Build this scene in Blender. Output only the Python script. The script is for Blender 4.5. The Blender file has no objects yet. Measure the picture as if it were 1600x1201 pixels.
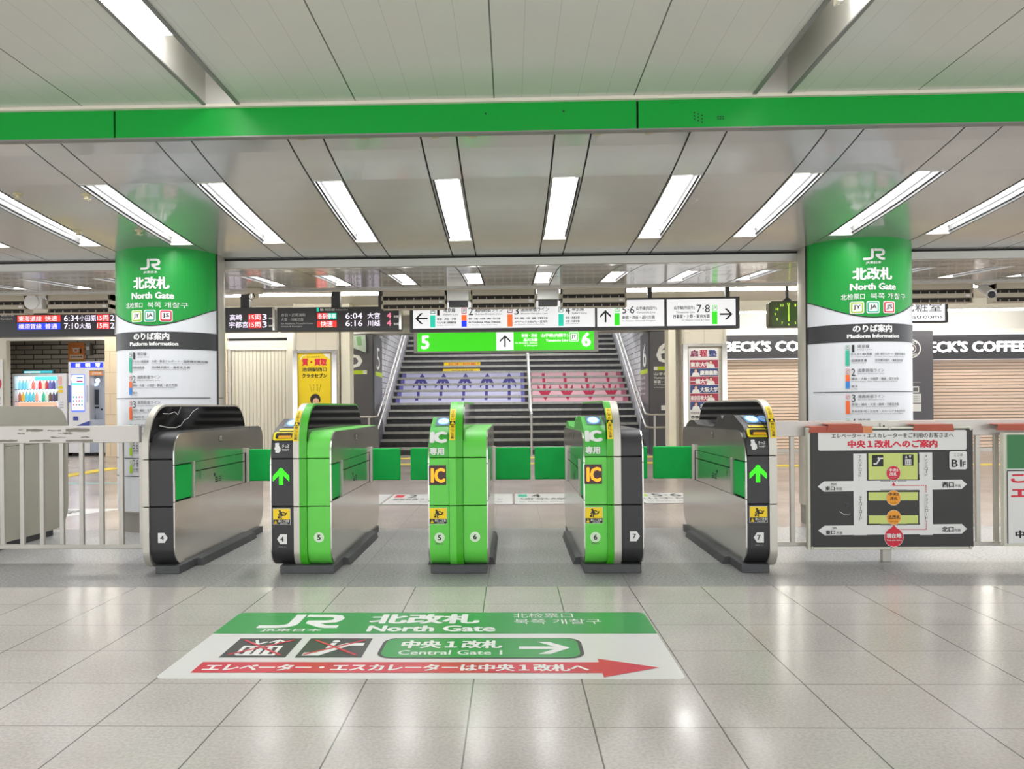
import bpy, math, random
from mathutils import Vector, Matrix
random.seed(7)
scene = bpy.context.scene
COL = scene.collection

# ------------------------------------------------------------------ camera
F_PX, YAW, ROLL, CX, CY = 1262.3, 0.029, 0.0084, 761.8, 635.4
cam_data = bpy.data.cameras.new('camera')
cam_data.sensor_fit = 'HORIZONTAL'
cam_data.sensor_width = 36.0
cam_data.lens = F_PX / 1600 * 36.0
cam_data.shift_x = (800 - CX) / 1600
cam_data.shift_y = (CY - 600.5) / 1600
cam_data.clip_start = 0.05
cam = bpy.data.objects.new('camera', cam_data)
COL.objects.link(cam)
_R = Vector((math.cos(YAW), math.sin(YAW), 0)); _U = Vector((0, 0, 1)); _F = Vector((-math.sin(YAW), math.cos(YAW), 0))
_cx = _R * math.cos(ROLL) - _U * math.sin(ROLL)
_cy = _R * math.sin(ROLL) + _U * math.cos(ROLL)
_m = Matrix((_cx, _cy, -_F)).transposed().to_4x4()
_m.translation = Vector((0, 0, 1.0))
cam.matrix_world = _m
scene.camera = cam

# ------------------------------------------------------------------ world, view
w = bpy.data.worlds.new('world'); scene.world = w; w.use_nodes = True
w.node_tree.nodes['Background'].inputs[0].default_value = (0.96, 0.98, 1.0, 1)
w.node_tree.nodes['Background'].inputs[1].default_value = 1.15
scene.view_settings.view_transform = 'Standard'
scene.view_settings.look = 'None'
scene.view_settings.gamma = 1
scene.view_settings.use_curve_mapping = False
scene.view_settings.exposure = 1.2
scene.cycles.use_denoising = True
scene.cycles.max_bounces = 8
scene.cycles.sample_clamp_indirect = 6
LAMP = 9.0      # strength of the fluorescent diffusers
SIGN = 0.55     # strength of backlit signs

# ------------------------------------------------------------------ materials
def lin(c):
    if isinstance(c, str):
        c = [int(c[i:i + 2], 16) / 255 for i in (0, 2, 4)]
    return tuple((x / 12.92 if x <= 0.04045 else ((x + 0.055) / 1.055) ** 2.4) for x in c) + (1.0,)

MATS = {}
def M(name, color='808080', rough=0.5, metal=0.0, emit=0.0, coat=0.0, spec=None, alpha=1.0, aniso=0.0):
    if name in MATS: return MATS[name]
    m = bpy.data.materials.new(name); m.use_nodes = True
    b = m.node_tree.nodes['Principled BSDF']
    b.inputs['Base Color'].default_value = lin(color)
    b.inputs['Roughness'].default_value = rough
    b.inputs['Metallic'].default_value = metal
    if coat: b.inputs['Coat Weight'].default_value = coat; b.inputs['Coat Roughness'].default_value = 0.05
    if spec is not None: b.inputs['Specular IOR Level'].default_value = spec
    if aniso: b.inputs['Anisotropic'].default_value = aniso
    if emit:
        b.inputs['Emission Color'].default_value = lin(color)
        b.inputs['Emission Strength'].default_value = emit
    if alpha < 1: b.inputs['Alpha'].default_value = alpha
    MATS[name] = m
    return m

def noisy(m, scale=8, amt=0.08, detail=4, stretch=(1, 1, 1), bump=0.0, rough_amt=0.0, speck=None):
    """vary the base colour of a material with noise in object space"""
    nt = m.node_tree; N = nt.nodes; L = nt.links
    b = N['Principled BSDF']
    tc = N.new('ShaderNodeTexCoord'); mp = N.new('ShaderNodeMapping')
    mp.inputs['Scale'].default_value = stretch
    L.new(tc.outputs['Object'], mp.inputs['Vector'])
    nz = N.new('ShaderNodeTexNoise'); nz.inputs['Scale'].default_value = scale; nz.inputs['Detail'].default_value = detail
    L.new(mp.outputs[0], nz.inputs['Vector'])
    mr = N.new('ShaderNodeMapRange')
    mr.inputs['From Min'].default_value = 0.3; mr.inputs['From Max'].default_value = 0.7
    mr.inputs['To Min'].default_value = 1 - amt; mr.inputs['To Max'].default_value = 1 + amt
    L.new(nz.outputs['Fac'], mr.inputs['Value'])
    mx = N.new('ShaderNodeVectorMath'); mx.operation = 'SCALE'
    src = b.inputs['Base Color'].links[0].from_socket if b.inputs['Base Color'].links else None
    if src: L.new(src, mx.inputs[0])
    else: mx.inputs[0].default_value = b.inputs['Base Color'].default_value[:3]
    L.new(mr.outputs[0], mx.inputs['Scale'])
    out = mx.outputs[0]
    if speck:
        n2 = N.new('ShaderNodeTexNoise'); n2.inputs['Scale'].default_value = speck[0]; n2.inputs['Detail'].default_value = 2
        L.new(tc.outputs['Object'], n2.inputs['Vector'])
        r2 = N.new('ShaderNodeMapRange'); r2.inputs['From Min'].default_value = 0.38; r2.inputs['From Max'].default_value = 0.62
        r2.inputs['To Min'].default_value = 1 - speck[1]; r2.inputs['To Max'].default_value = 1 + speck[1]
        L.new(n2.outputs['Fac'], r2.inputs['Value'])
        m2 = N.new('ShaderNodeVectorMath'); m2.operation = 'SCALE'
        L.new(out, m2.inputs[0]); L.new(r2.outputs[0], m2.inputs['Scale']); out = m2.outputs[0]
    L.new(out, b.inputs['Base Color'])
    if bump:
        bp = N.new('ShaderNodeBump'); bp.inputs['Strength'].default_value = bump; bp.inputs['Distance'].default_value = 0.01
        L.new(nz.outputs['Fac'], bp.inputs['Height']); L.new(bp.outputs[0], b.inputs['Normal'])
    if rough_amt:
        rr = N.new('ShaderNodeMapRange'); rr.inputs['From Min'].default_value = 0.3; rr.inputs['From Max'].default_value = 0.7
        r0 = b.inputs['Roughness'].default_value
        rr.inputs['To Min'].default_value = max(0.02, r0 - rough_amt); rr.inputs['To Max'].default_value = r0 + rough_amt
        L.new(nz.outputs['Fac'], rr.inputs['Value']); L.new(rr.outputs[0], b.inputs['Roughness'])
    return m

def grid_lines(m, line, specs, ref='Object'):
    """specs: list of (axis, offset, spacing, half_width, strength): joints between tiles or panels"""
    nt = m.node_tree; N = nt.nodes; L = nt.links; b = N['Principled BSDF']
    tc = N.new('ShaderNodeTexCoord'); sp = N.new('ShaderNodeSeparateXYZ'); L.new(tc.outputs[ref], sp.inputs[0])
    fac = None
    def mth(op, a, bb=None):
        n = N.new('ShaderNodeMath'); n.operation = op
        for i, v in enumerate((a, bb)):
            if v is None: continue
            if isinstance(v, (int, float)): n.inputs[i].default_value = v
            else: L.new(v, n.inputs[i])
        return n.outputs[0]
    for ax, off, s, hw, st in specs:
        t = mth('DIVIDE', mth('SUBTRACT', sp.outputs[ax], off), s)
        t = mth('FRACT', mth('ADD', t, 0.5))
        t = mth('MULTIPLY', mth('ABSOLUTE', mth('SUBTRACT', t, 0.5)), s)
        t = mth('MULTIPLY', mth('LESS_THAN', t, hw), st)
        fac = t if fac is None else mth('MAXIMUM', fac, t)
    mx = N.new('ShaderNodeMix'); mx.data_type = 'RGBA'
    L.new(fac, mx.inputs['Factor'])
    if b.inputs['Base Color'].links: L.new(b.inputs['Base Color'].links[0].from_socket, mx.inputs['A'])
    else: mx.inputs['A'].default_value = b.inputs['Base Color'].default_value
    mx.inputs['B'].default_value = lin(line)
    L.new(mx.outputs['Result'], b.inputs['Base Color'])
    return m

def brick(m, mortar, bw, bh, ms=0.006, axes='XZ', c2=None, offset=0.5):
    nt = m.node_tree; N = nt.nodes; L = nt.links; b = N['Principled BSDF']
    tc = N.new('ShaderNodeTexCoord'); sp = N.new('ShaderNodeSeparateXYZ'); cb = N.new('ShaderNodeCombineXYZ')
    L.new(tc.outputs['Object'], sp.inputs[0]); L.new(sp.outputs[axes[0]], cb.inputs[0]); L.new(sp.outputs[axes[1]], cb.inputs[1])
    br = N.new('ShaderNodeTexBrick'); br.offset = offset; L.new(cb.outputs[0], br.inputs['Vector'])
    c = b.inputs['Base Color'].default_value[:]
    br.inputs['Color1'].default_value = c
    br.inputs['Color2'].default_value = lin(c2) if c2 else c
    br.inputs['Mortar'].default_value = lin(mortar)
    br.inputs['Scale'].default_value = 1; br.inputs['Mortar Size'].default_value = ms
    br.inputs['Brick Width'].default_value = bw; br.inputs['Row Height'].default_value = bh
    br.inputs['Mortar Smooth'].default_value = 0
    L.new(br.outputs['Color'], b.inputs['Base Color'])
    return m

STEEL = noisy(M('brushed_steel', 'd2cfca', 0.19, 0.9), 2, 0.035, 2, (1, 0.5, 5), rough_amt=0.02)
STEEL_MATT = noisy(M('matt_steel', 'c2beb4', 0.42, 0.55), 4, 0.05)
BLACK = M('black_plastic', '2b2b2d', 0.42)
GLOSS = noisy(M('gloss_black', '060607', 0.05, 0, spec=0.35), 2, 0.1, 1, bump=0.04)
LGREEN = noisy(M('light_green_plastic', '63cf4c', 0.4), 5, 0.03)
DGREEN = M('deep_green_stripe', '3fae1c', 0.35)
FLAP = noisy(M('flap_green', '06b04a', 0.5, spec=.25), 9, 0.05, bump=0.12)
BASEM = noisy(M('base_dark', '4b4c4e', 0.6), 20, 0.1)
SEAM = M('seam_dark', '1a1a1a', 0.8)
WHITE = M('white_paint', 'eeeeee', 0.5)
STICKW = M('sticker_white', 'e6e6e4', 0.45)
INK = M('ink_black', '1c1c1e', 0.5)
INKG = M('ink_grey', '5f6063', 0.5)
YEL = M('yellow_print', 'f5d312', 0.45)
RED = M('red_print', 'd51f3a', 0.45)
ORANGE = M('orange_print', 'ee6a2c', 0.5)
TEAL = M('teal_print', '2fae8e', 0.5)
BLUEP = M('blue_print', '2f7fd0', 0.5)
LIME = M('lime_print', '9ec41e', 0.5)
DIFF = M('lamp_diffuser', 'ffffff', 0.5, emit=LAMP)
FRAME = M('frame_grey', '8b8a87', 0.45, 0.3)
DARKFRAME = M('dark_frame', '4a4b4e', 0.45, 0.2)
EM = {}
def E_(name, color, k=1.0):
    return M('lit_' + name, color, 0.5, emit=k * SIGN)

# ------------------------------------------------------------------ object helpers
ORG = {}
def tag(o, label=None, cat=None, group=None, kind=None):
    if label: o['label'] = label
    if cat: o['category'] = cat
    if group: o['group'] = group
    if kind: o['kind'] = kind
    return o

def empty(name, loc, label=None, cat=None, group=None):
    o = bpy.data.objects.new(name, None); COL.objects.link(o)
    o.location = loc; o.empty_display_size = 0.1
    ORG[o] = Vector(loc)
    return tag(o, label, cat, group)

def copy_tree(o, parent=None):
    c = o.copy(); COL.objects.link(c); c.parent = parent
    for ch in list(o.children): copy_tree(ch, c)
    return c

class MB:
    def __init__(s): s.v = []; s.f = []; s.m = []; s.mats = []
    def mi(s, mat):
        if mat not in s.mats: s.mats.append(mat)
        return s.mats.index(mat)
    def add(s, vs, fs, mat):
        n = len(s.v); s.v += [Vector(v) for v in vs]; k = s.mi(mat)
        for f in fs: s.f.append([n + i for i in f]); s.m.append(k)
        return s
    def box(s, x0, x1, y0, y1, z0, z1, mat):
        vs = [(x, y, z) for x in (x0, x1) for y in (y0, y1) for z in (z0, z1)]
        return s.add(vs, [(0, 1, 3, 2), (4, 6, 7, 5), (0, 4, 5, 1), (2, 3, 7, 6), (0, 2, 6, 4), (1, 5, 7, 3)], mat)
    def prism(s, poly, axis, a0, a1, mat, capmat=None):
        """poly: 2D points; axis x -> (y,z), y -> (x,z), z -> (x,y)"""
        def P(p, a): return {'x': (a, p[0], p[1]), 'y': (p[0], a, p[1]), 'z': (p[0], p[1], a)}[axis]
        n = len(poly)
        vs = [P(p, a0) for p in poly] + [P(p, a1) for p in poly]
        s.add(vs, [(i, (i + 1) % n, n + (i + 1) % n, n + i) for i in range(n)], mat)
        s.add(vs, [tuple(range(n))[::-1], tuple(range(n, 2 * n))], capmat or mat)
        return s
    def quad(s, a, b, c, d, mat): return s.add([a, b, c, d], [(0, 1, 2, 3)], mat)
    def tube(s, path, r, mat, n=10, cap=True):
        path = [Vector(p) for p in path]; rings = []
        for i, p in enumerate(path):
            t = (path[min(i + 1, len(path) - 1)] - path[max(i - 1, 0)]).normalized()
            up = Vector((0, 0, 1)) if abs(t.z) < 0.9 else Vector((1, 0, 0))
            a = t.cross(up).normalized(); b = t.cross(a)
            rings.append([p + (a * math.cos(q) + b * math.sin(q)) * r for q in [2 * math.pi * k / n for k in range(n)]])
        vs = [v for g in rings for v in g]; fs = []
        for i in range(len(path) - 1):
            for k in range(n): fs.append((i * n + k, i * n + (k + 1) % n, (i + 1) * n + (k + 1) % n, (i + 1) * n + k))
        if cap: fs += [tuple(range(n))[::-1], tuple((len(path) - 1) * n + k for k in range(n))]
        return s.add(vs, fs, mat)
    def lathe(s, c, prof, mat, n=16, axis='z'):
        vs = []; 
        for r, h in prof:
            for k in range(n):
                q = 2 * math.pi * k / n; a, b = r * math.cos(q), r * math.sin(q)
                vs.append({'z': (c[0] + a, c[1] + b, c[2] + h), 'y': (c[0] + a, c[1] + h, c[2] + b), 'x': (c[0] + h, c[1] + a, c[2] + b)}[axis])
        fs = [(i * n + k, i * n + (k + 1) % n, (i + 1) * n + (k + 1) % n, (i + 1) * n + k) for i in range(len(prof) - 1) for k in range(n)]
        fs += [tuple(range(n))[::-1], tuple((len(prof) - 1) * n + k for k in range(n))]
        return s.add(vs, fs, mat)
    def build(s, name, parent=None, bevel=0.0, smooth=True, label=None, cat=None, group=None, kind=None, seg=2):
        if parent is not None: o0 = ORG[parent]
        else:
            xs = [v.x for v in s.v]; ys = [v.y for v in s.v]; zs = [v.z for v in s.v]
            o0 = Vector(((min(xs) + max(xs)) / 2, (min(ys) + max(ys)) / 2, min(zs)))
            if kind == 'structure': o0 = Vector((0, 0, 0))
        me = bpy.data.meshes.new(name)
        me.from_pydata([tuple(v - o0) for v in s.v], [], s.f)
        for m in s.mats: me.materials.append(m)
        me.polygons.foreach_set('material_index', s.m)
        me.update(); me.validate()
        o = bpy.data.objects.new(name, me); COL.objects.link(o)
        if smooth:
            me.polygons.foreach_set('use_smooth', [True] * len(me.polygons))
            me.set_sharp_from_angle(angle=math.radians(32))
        if parent is not None: o.parent = parent
        else: o.location = o0
        ORG[o] = o0
        if bevel:
            b = o.modifiers.new('bevel', 'BEVEL'); b.width = bevel; b.segments = seg; b.limit_method = 'ANGLE'; b.angle_limit = math.radians(40)
            b.harden_normals = True
        return tag(o, label, cat, group, kind)

# ------------------------------------------------------------------ flat artwork laid on a surface
_TC = {}
def text_mesh(body, off, res):
    k = (body, off, res)
    if k in _TC: return _TC[k]
    c = bpy.data.curves.new('t', 'FONT'); c.body = body; c.resolution_u = res; c.offset = off
    o = bpy.data.objects.new('t', c); m = o.to_mesh()
    vs = [(v.co.x, v.co.y) for v in m.vertices]; fs = [tuple(p.vertices) for p in m.polygons]
    o.to_mesh_clear(); bpy.data.objects.remove(o); bpy.data.curves.remove(c)
    x0 = min(v[0] for v in vs); x1 = max(v[0] for v in vs); y0 = min(v[1] for v in vs); y1 = max(v[1] for v in vs)
    vs = [((x - x0) / (x1 - x0), (y - y0) / (y1 - y0)) for x, y in vs]
    _TC[k] = (vs, fs, x1 - x0, y1 - y0); return _TC[k]

def arc(cx, cy, r, a0, a1, n=8, ry=None):
    ry = ry or r
    return [(cx + r * math.cos(math.radians(a0 + (a1 - a0) * i / n)), cy + ry * math.sin(math.radians(a0 + (a1 - a0) * i / n))) for i in range(n + 1)]

class Sheet:
    """2D artwork in its own (u,v) units; mapf(u,v,lift) puts it on the surface"""
    def __init__(s, mapf, step=0.0006): s.b = MB(); s.f = mapf; s.step = step
    def _add(s, pts, fs, mat, l):
        s.n = getattr(s, 'n', 0) + 1
        s.b.add([s.f(u, v, (1 + l + s.n * .012) * s.step) for u, v in pts], fs, mat); return s
    def poly(s, pts, mat, l=1): return s._add(pts, [tuple(range(len(pts)))], mat, l)
    def rect(s, x0, y0, x1, y1, mat, l=1, n=1):
        pts = []; fs = []
        for i in range(n + 1):
            u = x0 + (x1 - x0) * i / n; pts += [(u, y0), (u, y1)]
        for i in range(n): fs.append((2 * i, 2 * i + 2, 2 * i + 3, 2 * i + 1))
        return s._add(pts, fs, mat, l)
    def rrect(s, x0, y0, x1, y1, r, mat, l=1):
        sx = 1 if x1 > x0 else -1; sy = 1 if y1 > y0 else -1; rx = r * sx; ry = r * sy
        p = arc(x1 - rx, y1 - ry, rx, 0, 90, 4, ry) + arc(x0 + rx, y1 - ry, rx, 90, 180, 4, ry) + arc(x0 + rx, y0 + ry, rx, 180, 270, 4, ry) + arc(x1 - rx, y0 + ry, rx, 270, 360, 4, ry)
        return s.poly(p, mat, l)
    def disc(s, cx, cy, r, mat, l=1, ry=None, n=20): return s.poly(arc(cx, cy, r, 0, 360 - 360 / n, n - 1, ry), mat, l)
    def ring(s, cx, cy, r0, r1, mat, l=1, k=1.0, n=24):
        a = arc(cx, cy, r0, 0, 360, n, r0 * k); b = arc(cx, cy, r1, 0, 360, n, r1 * k)
        return s._add(a + b, [(i, i + 1, n + 2 + i, n + 1 + i) for i in range(n)], mat, l)
    def stroke(s, pts, wd, mat, l=2):
        P = [Vector(p) for p in pts]; a = []; b = []
        for i, p in enumerate(P):
            d1 = (P[i] - P[i - 1]).normalized() if i else None
            d2 = (P[i + 1] - P[i]).normalized() if i < len(P) - 1 else None
            t = (d1 or d2) if (d1 is None or d2 is None) else (d1 + d2).normalized()
            n = Vector((-t.y, t.x)); k = 1.0
            if d1 is not None and d2 is not None: k = 1 / max(0.5, n.dot(Vector((-d1.y, d1.x))))
            a.append(p + n * wd / 2 * k); b.append(p - n * wd / 2 * k)
        n = len(P)
        return s._add([tuple(x) for x in a + b], [(i, i + 1, n + i + 1, n + i) for i in range(n - 1)], mat, l)
    def text(s, body, x0, y0, x1, y1, mat, bold=0.0, l=2, res=2, vert=False):
        """box: (x0,y0) lower left of the glyphs, (x1,y1) upper right"""
        if vert:
            n = len(body); h = (y1 - y0) / n
            for i, ch in enumerate(body):
                if ch in 'ー':
                    c = (x0 + x1) / 2; s.rect(c - (x1 - x0) * .08, y1 - h * (i + .9), c + (x1 - x0) * .08, y1 - h * (i + .1), mat, l)
                else: s.text(ch, x0, y1 - h * (i + .93), x1, y1 - h * (i + .07), mat, bold, l, res)
            return s
        vs, fs, W_, H_ = text_mesh(body, 0.0, res)
        if bold <= 0: return s._add([(x0 + u * (x1 - x0), y0 + v * (y1 - y0)) for u, v in vs], fs, mat, l)
        bu, bv = bold / (W_ + 2 * bold) , bold * .6 / (H_ + 1.2 * bold)
        if bold > .03: offs = [(0, 0), (-1, 0), (1, 0), (0, 1), (0, -1), (-.7, .7), (.7, .7), (-.7, -.7), (.7, -.7)]
        else: offs = [(-1, 0), (1, 0), (0, 1), (0, -1)]
        for a, b_ in offs:
            s._add([(x0 + (bu + bu * a + u * (1 - 2 * bu)) * (x1 - x0), y0 + (bv + bv * b_ + v * (1 - 2 * bv)) * (y1 - y0)) for u, v in vs], fs, mat, l)
        return s
    def build(s, name, parent=None, **k): return s.b.build(name, parent, smooth=False, **k)

def front(X0, Z0, px0, py0, k, Y, ky=None):
    """layout units on a board facing -Y: u to the right, v downwards"""
    ky = ky or k
    return lambda u, v, l: Vector((X0 + (u - px0) * k, Y - l, Z0 + (py0 - v) * ky))

def jr_logo(S, x0, y0, x1, y1, mat, l=2, t=0.2):
    W, H = x1 - x0, y1 - y0
    m = lambda p: (x0 + p[0] * W, y0 + p[1] * H)
    def st(pts, wd):
        P = [Vector((p[0] * 1.55, p[1])) for p in pts]; a = []; b = []
        for i, p in enumerate(P):
            d1 = (P[i] - P[i - 1]).normalized() if i else None
            d2 = (P[i + 1] - P[i]).normalized() if i < len(P) - 1 else None
            tt = (d1 or d2) if (d1 is None or d2 is None) else (d1 + d2).normalized()
            n = Vector((-tt.y, tt.x)); k = 1.0
            if d1 is not None and d2 is not None: k = 1 / max(0.5, n.dot(Vector((-d1.y, d1.x))))
            a.append(p + n * wd / 2 * k); b.append(p - n * wd / 2 * k)
        n = len(P)
        S._add([m((q.x / 1.55, q.y)) for q in a + b], [(i, i + 1, n + i + 1, n + i) for i in range(n - 1)], mat, l)
    # J: foot, bend, stem
    st([(0.0, 0.10), (0.24, 0.10), (0.34, 0.14), (0.40, 0.24), (0.41, 0.38), (0.41, 1.0)], t)
    # R: top bar, bowl, middle bar, leg
    st([(0.50, 0.90), (0.80, 0.90), (0.90, 0.86), (0.935, 0.74), (0.935, 0.62), (0.90, 0.50), (0.80, 0.45), (0.56, 0.45)], t)
    st([(0.60, 0.42), (0.80, 0.13), (0.86, 0.10), (1.0, 0.10)], t)

def badge(S, x0, y0, x1, y1, txt, colr, l=2, ink=INK, wht=STICKW):
    """station code badge; x/y in the sheet's units, y0 lower edge"""
    w_ = x1 - x0; h_ = y1 - y0
    S.rrect(x0 - w_ * .08, y0 - h_ * .08, x1 + w_ * .08, y1 + h_ * .08, abs(w_) * .16, wht, l)
    S.rrect(x0, y0, x1, y1, abs(w_) * .14, colr, l + 1)
    S.rrect(x0 + w_ * .12, y0 + h_ * .12, x1 - w_ * .12, y1 - h_ * .12, abs(w_) * .08, wht, l + 2)
    S.text(txt, x0 + w_ * .2, y0 + h_ * .25, x1 - w_ * .2, y1 - h_ * .25, ink, 0.02, l + 3)

def arrow_up(S, cx, y0, y1, hw, t, mat, l=2, d=1):
    """y0 tail, y1 tip"""
    S.rect(cx - t / 2, y0, cx + t / 2, y1 - (y1 - y0) * .06, mat, l)
    k = hw * (1 if y1 > y0 else -1)
    S.poly([(cx, y1), (cx - hw, y1 - k), (cx - hw, y1 - k * (1 + 1.35 * t / hw)), (cx, y1 - k * 1.35 * t / hw)], mat, l)
    S.poly([(cx, y1), (cx, y1 - k * 1.35 * t / hw), (cx + hw, y1 - k * (1 + 1.35 * t / hw)), (cx + hw, y1 - k)], mat, l)

def arrow_side(S, x0, x1, cy, hw, t, mat, l=2, asp=1.0):
    """x0 tail, x1 tip; hw half height of the head"""
    sg = 1 if x1 > x0 else -1
    S.rect(x0, cy - t / 2, x1 - sg * t * .6, cy + t / 2, mat, l)
    k = hw * sg * asp; q = 1.35 * t * sg * asp
    S.poly([(x1, cy), (x1 - k, cy + hw), (x1 - k - q, cy + hw), (x1 - q, cy)], mat, l)
    S.poly([(x1, cy), (x1 - q, cy), (x1 - k - q, cy - hw), (x1 - k, cy - hw)], mat, l)

def lerp(tab, x):
    if x <= tab[0][0]: return tab[0][1]
    for (a, b), (c, d) in zip(tab, tab[1:]):
        if x <= c: return b + (d - b) * (x - a) / (c - a)
    return tab[-1][1]

# ================================================================== SETTING
XL, XR = -15.0, 15.0
# ---- floor
s_t = 0.3942; ox, oy = 0.2495, 4.494
FLN = M('floor_tile', 'bcb6b1', 0.2)
noisy(FLN, 2.5, 0.035, 3, speck=(90, 0.09), rough_amt=0.05)
grid_lines(FLN, '4c4945', [('X', ox, s_t, 0.0026, 0.85), ('Y', oy, s_t, 0.0022, 0.7)])
MB().box(XL, XR, -4, 4.494, -0.06, 0, FLN).build('floor', kind='structure', smooth=False)
GRAN = M('floor_granite', 'a6a5a5', 0.33)
noisy(GRAN, 3, 0.06, 4, speck=(70, 0.3), rough_amt=0.05)
grid_lines(GRAN, '55534f', [('X', -0.14, s_t * 2, 0.0025, 0.7), ('Y', 5.16, 0.72, 0.002, 0.5)])
GRAN2 = M('floor_granite_b', '908f8f', 0.33)
noisy(GRAN2, 3, 0.06, 4, speck=(70, 0.3), rough_amt=0.05)
grid_lines(GRAN2, '55534f', [('X', -0.14, s_t * 2, 0.0025, 0.7)])
MB().box(XL, XR, 5.16, 6.65, -0.06, 0, GRAN).box(XL, XR, 4.494, 5.16, -0.06, 0, GRAN2).build('floor.001', kind='structure', smooth=False)
FLF = M('floor_far', 'b0a49d', 0.22)
noisy(FLF, 1.2, 0.05, 4, speck=(60, 0.1), rough_amt=0.05)
grid_lines(FLF, '8d877e', [('X', ox, s_t, 0.003, 0.6), ('Y', 6.65, s_t, 0.003, 0.5)])
MB().box(XL, XR, 6.65, 19.5, -0.06, 0, FLF).build('floor.002', kind='structure', smooth=False)

# ---- ceiling over the concourse
CE1 = M('ceiling_panel', 'dadad3', 0.32, coat=0.25)
noisy(CE1, 1.5, 0.02)
grid_lines(CE1, '3a3a38', [('X', -0.078, 0.7565, 0.0035, 0.95), ('X', -0.078, 0.1513, 0.0012, 0.3)])
ZC = 2.675
troughs = [(-1.663, -1.488), (1.330, 1.502)]
c = MB()
xs = [XL, troughs[0][0], troughs[0][1], troughs[1][0], troughs[1][1], XR]
for a, b in ((0, 1), (2, 3), (4, 5)):
    c.box(xs[a], xs[b], -4, 4.40, ZC, ZC + 0.05, CE1)
c.build('ceiling', kind='structure', smooth=False)
LIP = M('cream_lip', 'e6dfcf', 0.5)
MB().box(XL, XR, 4.385, 4.425, ZC - 0.018, ZC + 0.05, LIP).build('trim_1', kind='structure', smooth=False)
GBAND = noisy(M('green_band', '0ba339', 0.35, spec=.3), 2, 0.02)
b = MB(); jn = [XL, -4.93, -2.18, 0.70, 3.6, 6.5, XR]
for i in range(len(jn) - 1):
    b.box(jn[i] + 0.006, jn[i + 1] - 0.006, 4.41, 4.46, 2.505, ZC - 0.012, GBAND)
b.box(XL, XR, 4.43, 4.47, 2.50, ZC + 0.03, SEAM)
b.box(XL, XR, 4.41, 4.46, 2.497, 2.505, FRAME)
b.build('trim_2', kind='structure', smooth=False)

# ---- curved ceilings with slots for the light strips
MOD, X0M = 0.7427, -0.489
C2 = [(4.44, 2.505), (4.6, 2.475), (4.8, 2.445), (5.0, 2.419), (5.3, 2.39), (5.6, 2.365), (5.9, 2.345), (6.2, 2.328), (6.4, 2.318), (6.7, 2.307), (6.95, 2.30)]
C3 = [(7.02, 2.225), (7.3, 2.262), (7.6, 2.292), (8.0, 2.325), (8.4, 2.352), (8.8, 2.374), (9.1, 2.39), (9.5, 2.405)]
PAN = noisy(M('glossy_ceiling_sheet', 'bdbdbc', 0.16, 0.35, coat=0.4), 1.3, 0.03, 3, bump=0.02)
PAN3 = noisy(M('glossy_ceiling_sheet_b', 'b9b8b4', 0.2, 0.3, coat=0.3), 1.3, 0.03, 3)
def curved_ceiling(name, tab, lamp, i0, i1, mat):
    m = MB(); g = 0.005
    ys = [t[0] for t in tab]
    def strip(x0, x1, y0, y1, mt, dz=0.0, th=0.012):
        yy = [y0] + [y for y in ys if y0 < y < y1] + [y1]
        for a, b_ in zip(yy, yy[1:]):
            za, zb = lerp(tab, a) + dz, lerp(tab, b_) + dz
            m.add([(x0, a, za), (x1, a, za), (x1, b_, zb), (x0, b_, zb), (x0, a, za + th), (x1, a, za + th), (x1, b_, zb + th), (x0, b_, zb + th)],
                  [(0, 3, 2, 1), (4, 5, 6, 7), (0, 4, 7, 3), (1, 2, 6, 5)], mt)
    for i in range(i0, i1):
        x = X0M + i * MOD
        strip(x + 0.2 + g, x + MOD - g, ys[0], ys[-1], mat)
        strip(x + g, x + 0.2 - g, ys[0], lamp[0], mat)
        strip(x + g, x + 0.2 - g, lamp[1], ys[-1], mat)
        for q in (x, x + 0.2):
            strip(q - 0.02, q + 0.02, ys[0], ys[-1], SEAM, 0.016, 0.004)
    o = m.build(name, kind='structure', smooth=False)
    return o
curved_ceiling('ceiling.001', C2, (5.0, 6.4), -7, 8, PAN)
curved_ceiling('ceiling.002', C3, (8.0, 9.1), -10, 11, PAN3)
# fascia between the two curved ceilings
FASC = M('fascia_grey', 'b9b7b0', 0.35, 0.3)
m = MB(); m.box(XL, XR, 6.955, 7.0, 2.222, 2.285, FASC); m.box(XL, XR, 6.95, 7.01, 2.285, 2.33, SEAM)
m.box(XL, XR, 6.95, 7.0, 2.315, 2.5, SEAM)
m.build('trim_3', kind='structure', smooth=False)
m = MB(); m.box(XL, XR, 9.5, 9.56, 2.385, 2.95, M('cream_wall', 'd6d1c4', 0.5)); m.box(XL, XR, 9.48, 9.5, 2.385, 2.42, FASC)
m.build('trim_4', kind='structure', smooth=False)
CEF = noisy(M('far_ceiling', 'cbc8bf', 0.4), 1, 0.03)
grid_lines(CEF, '8f8b80', [('X', 0.1, 1.2, 0.004, 0.6), ('Y', 10.0, 1.2, 0.004, 0.6)])
MB().box(XL, XR, 9.5, 19.0, 2.9, 2.95, CEF).build('ceiling.003', kind='structure', smooth=False)
m = MB(); m.box(XL, XR, 11.7, 11.9, 2.74, 2.9, M('beam_cream', 'cfcabb', 0.45)); m.box(XL, XR, 14.9, 15.05, 2.72, 2.9, M('beam_cream'))
m.build('trim_5', kind='structure', smooth=False)

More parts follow.
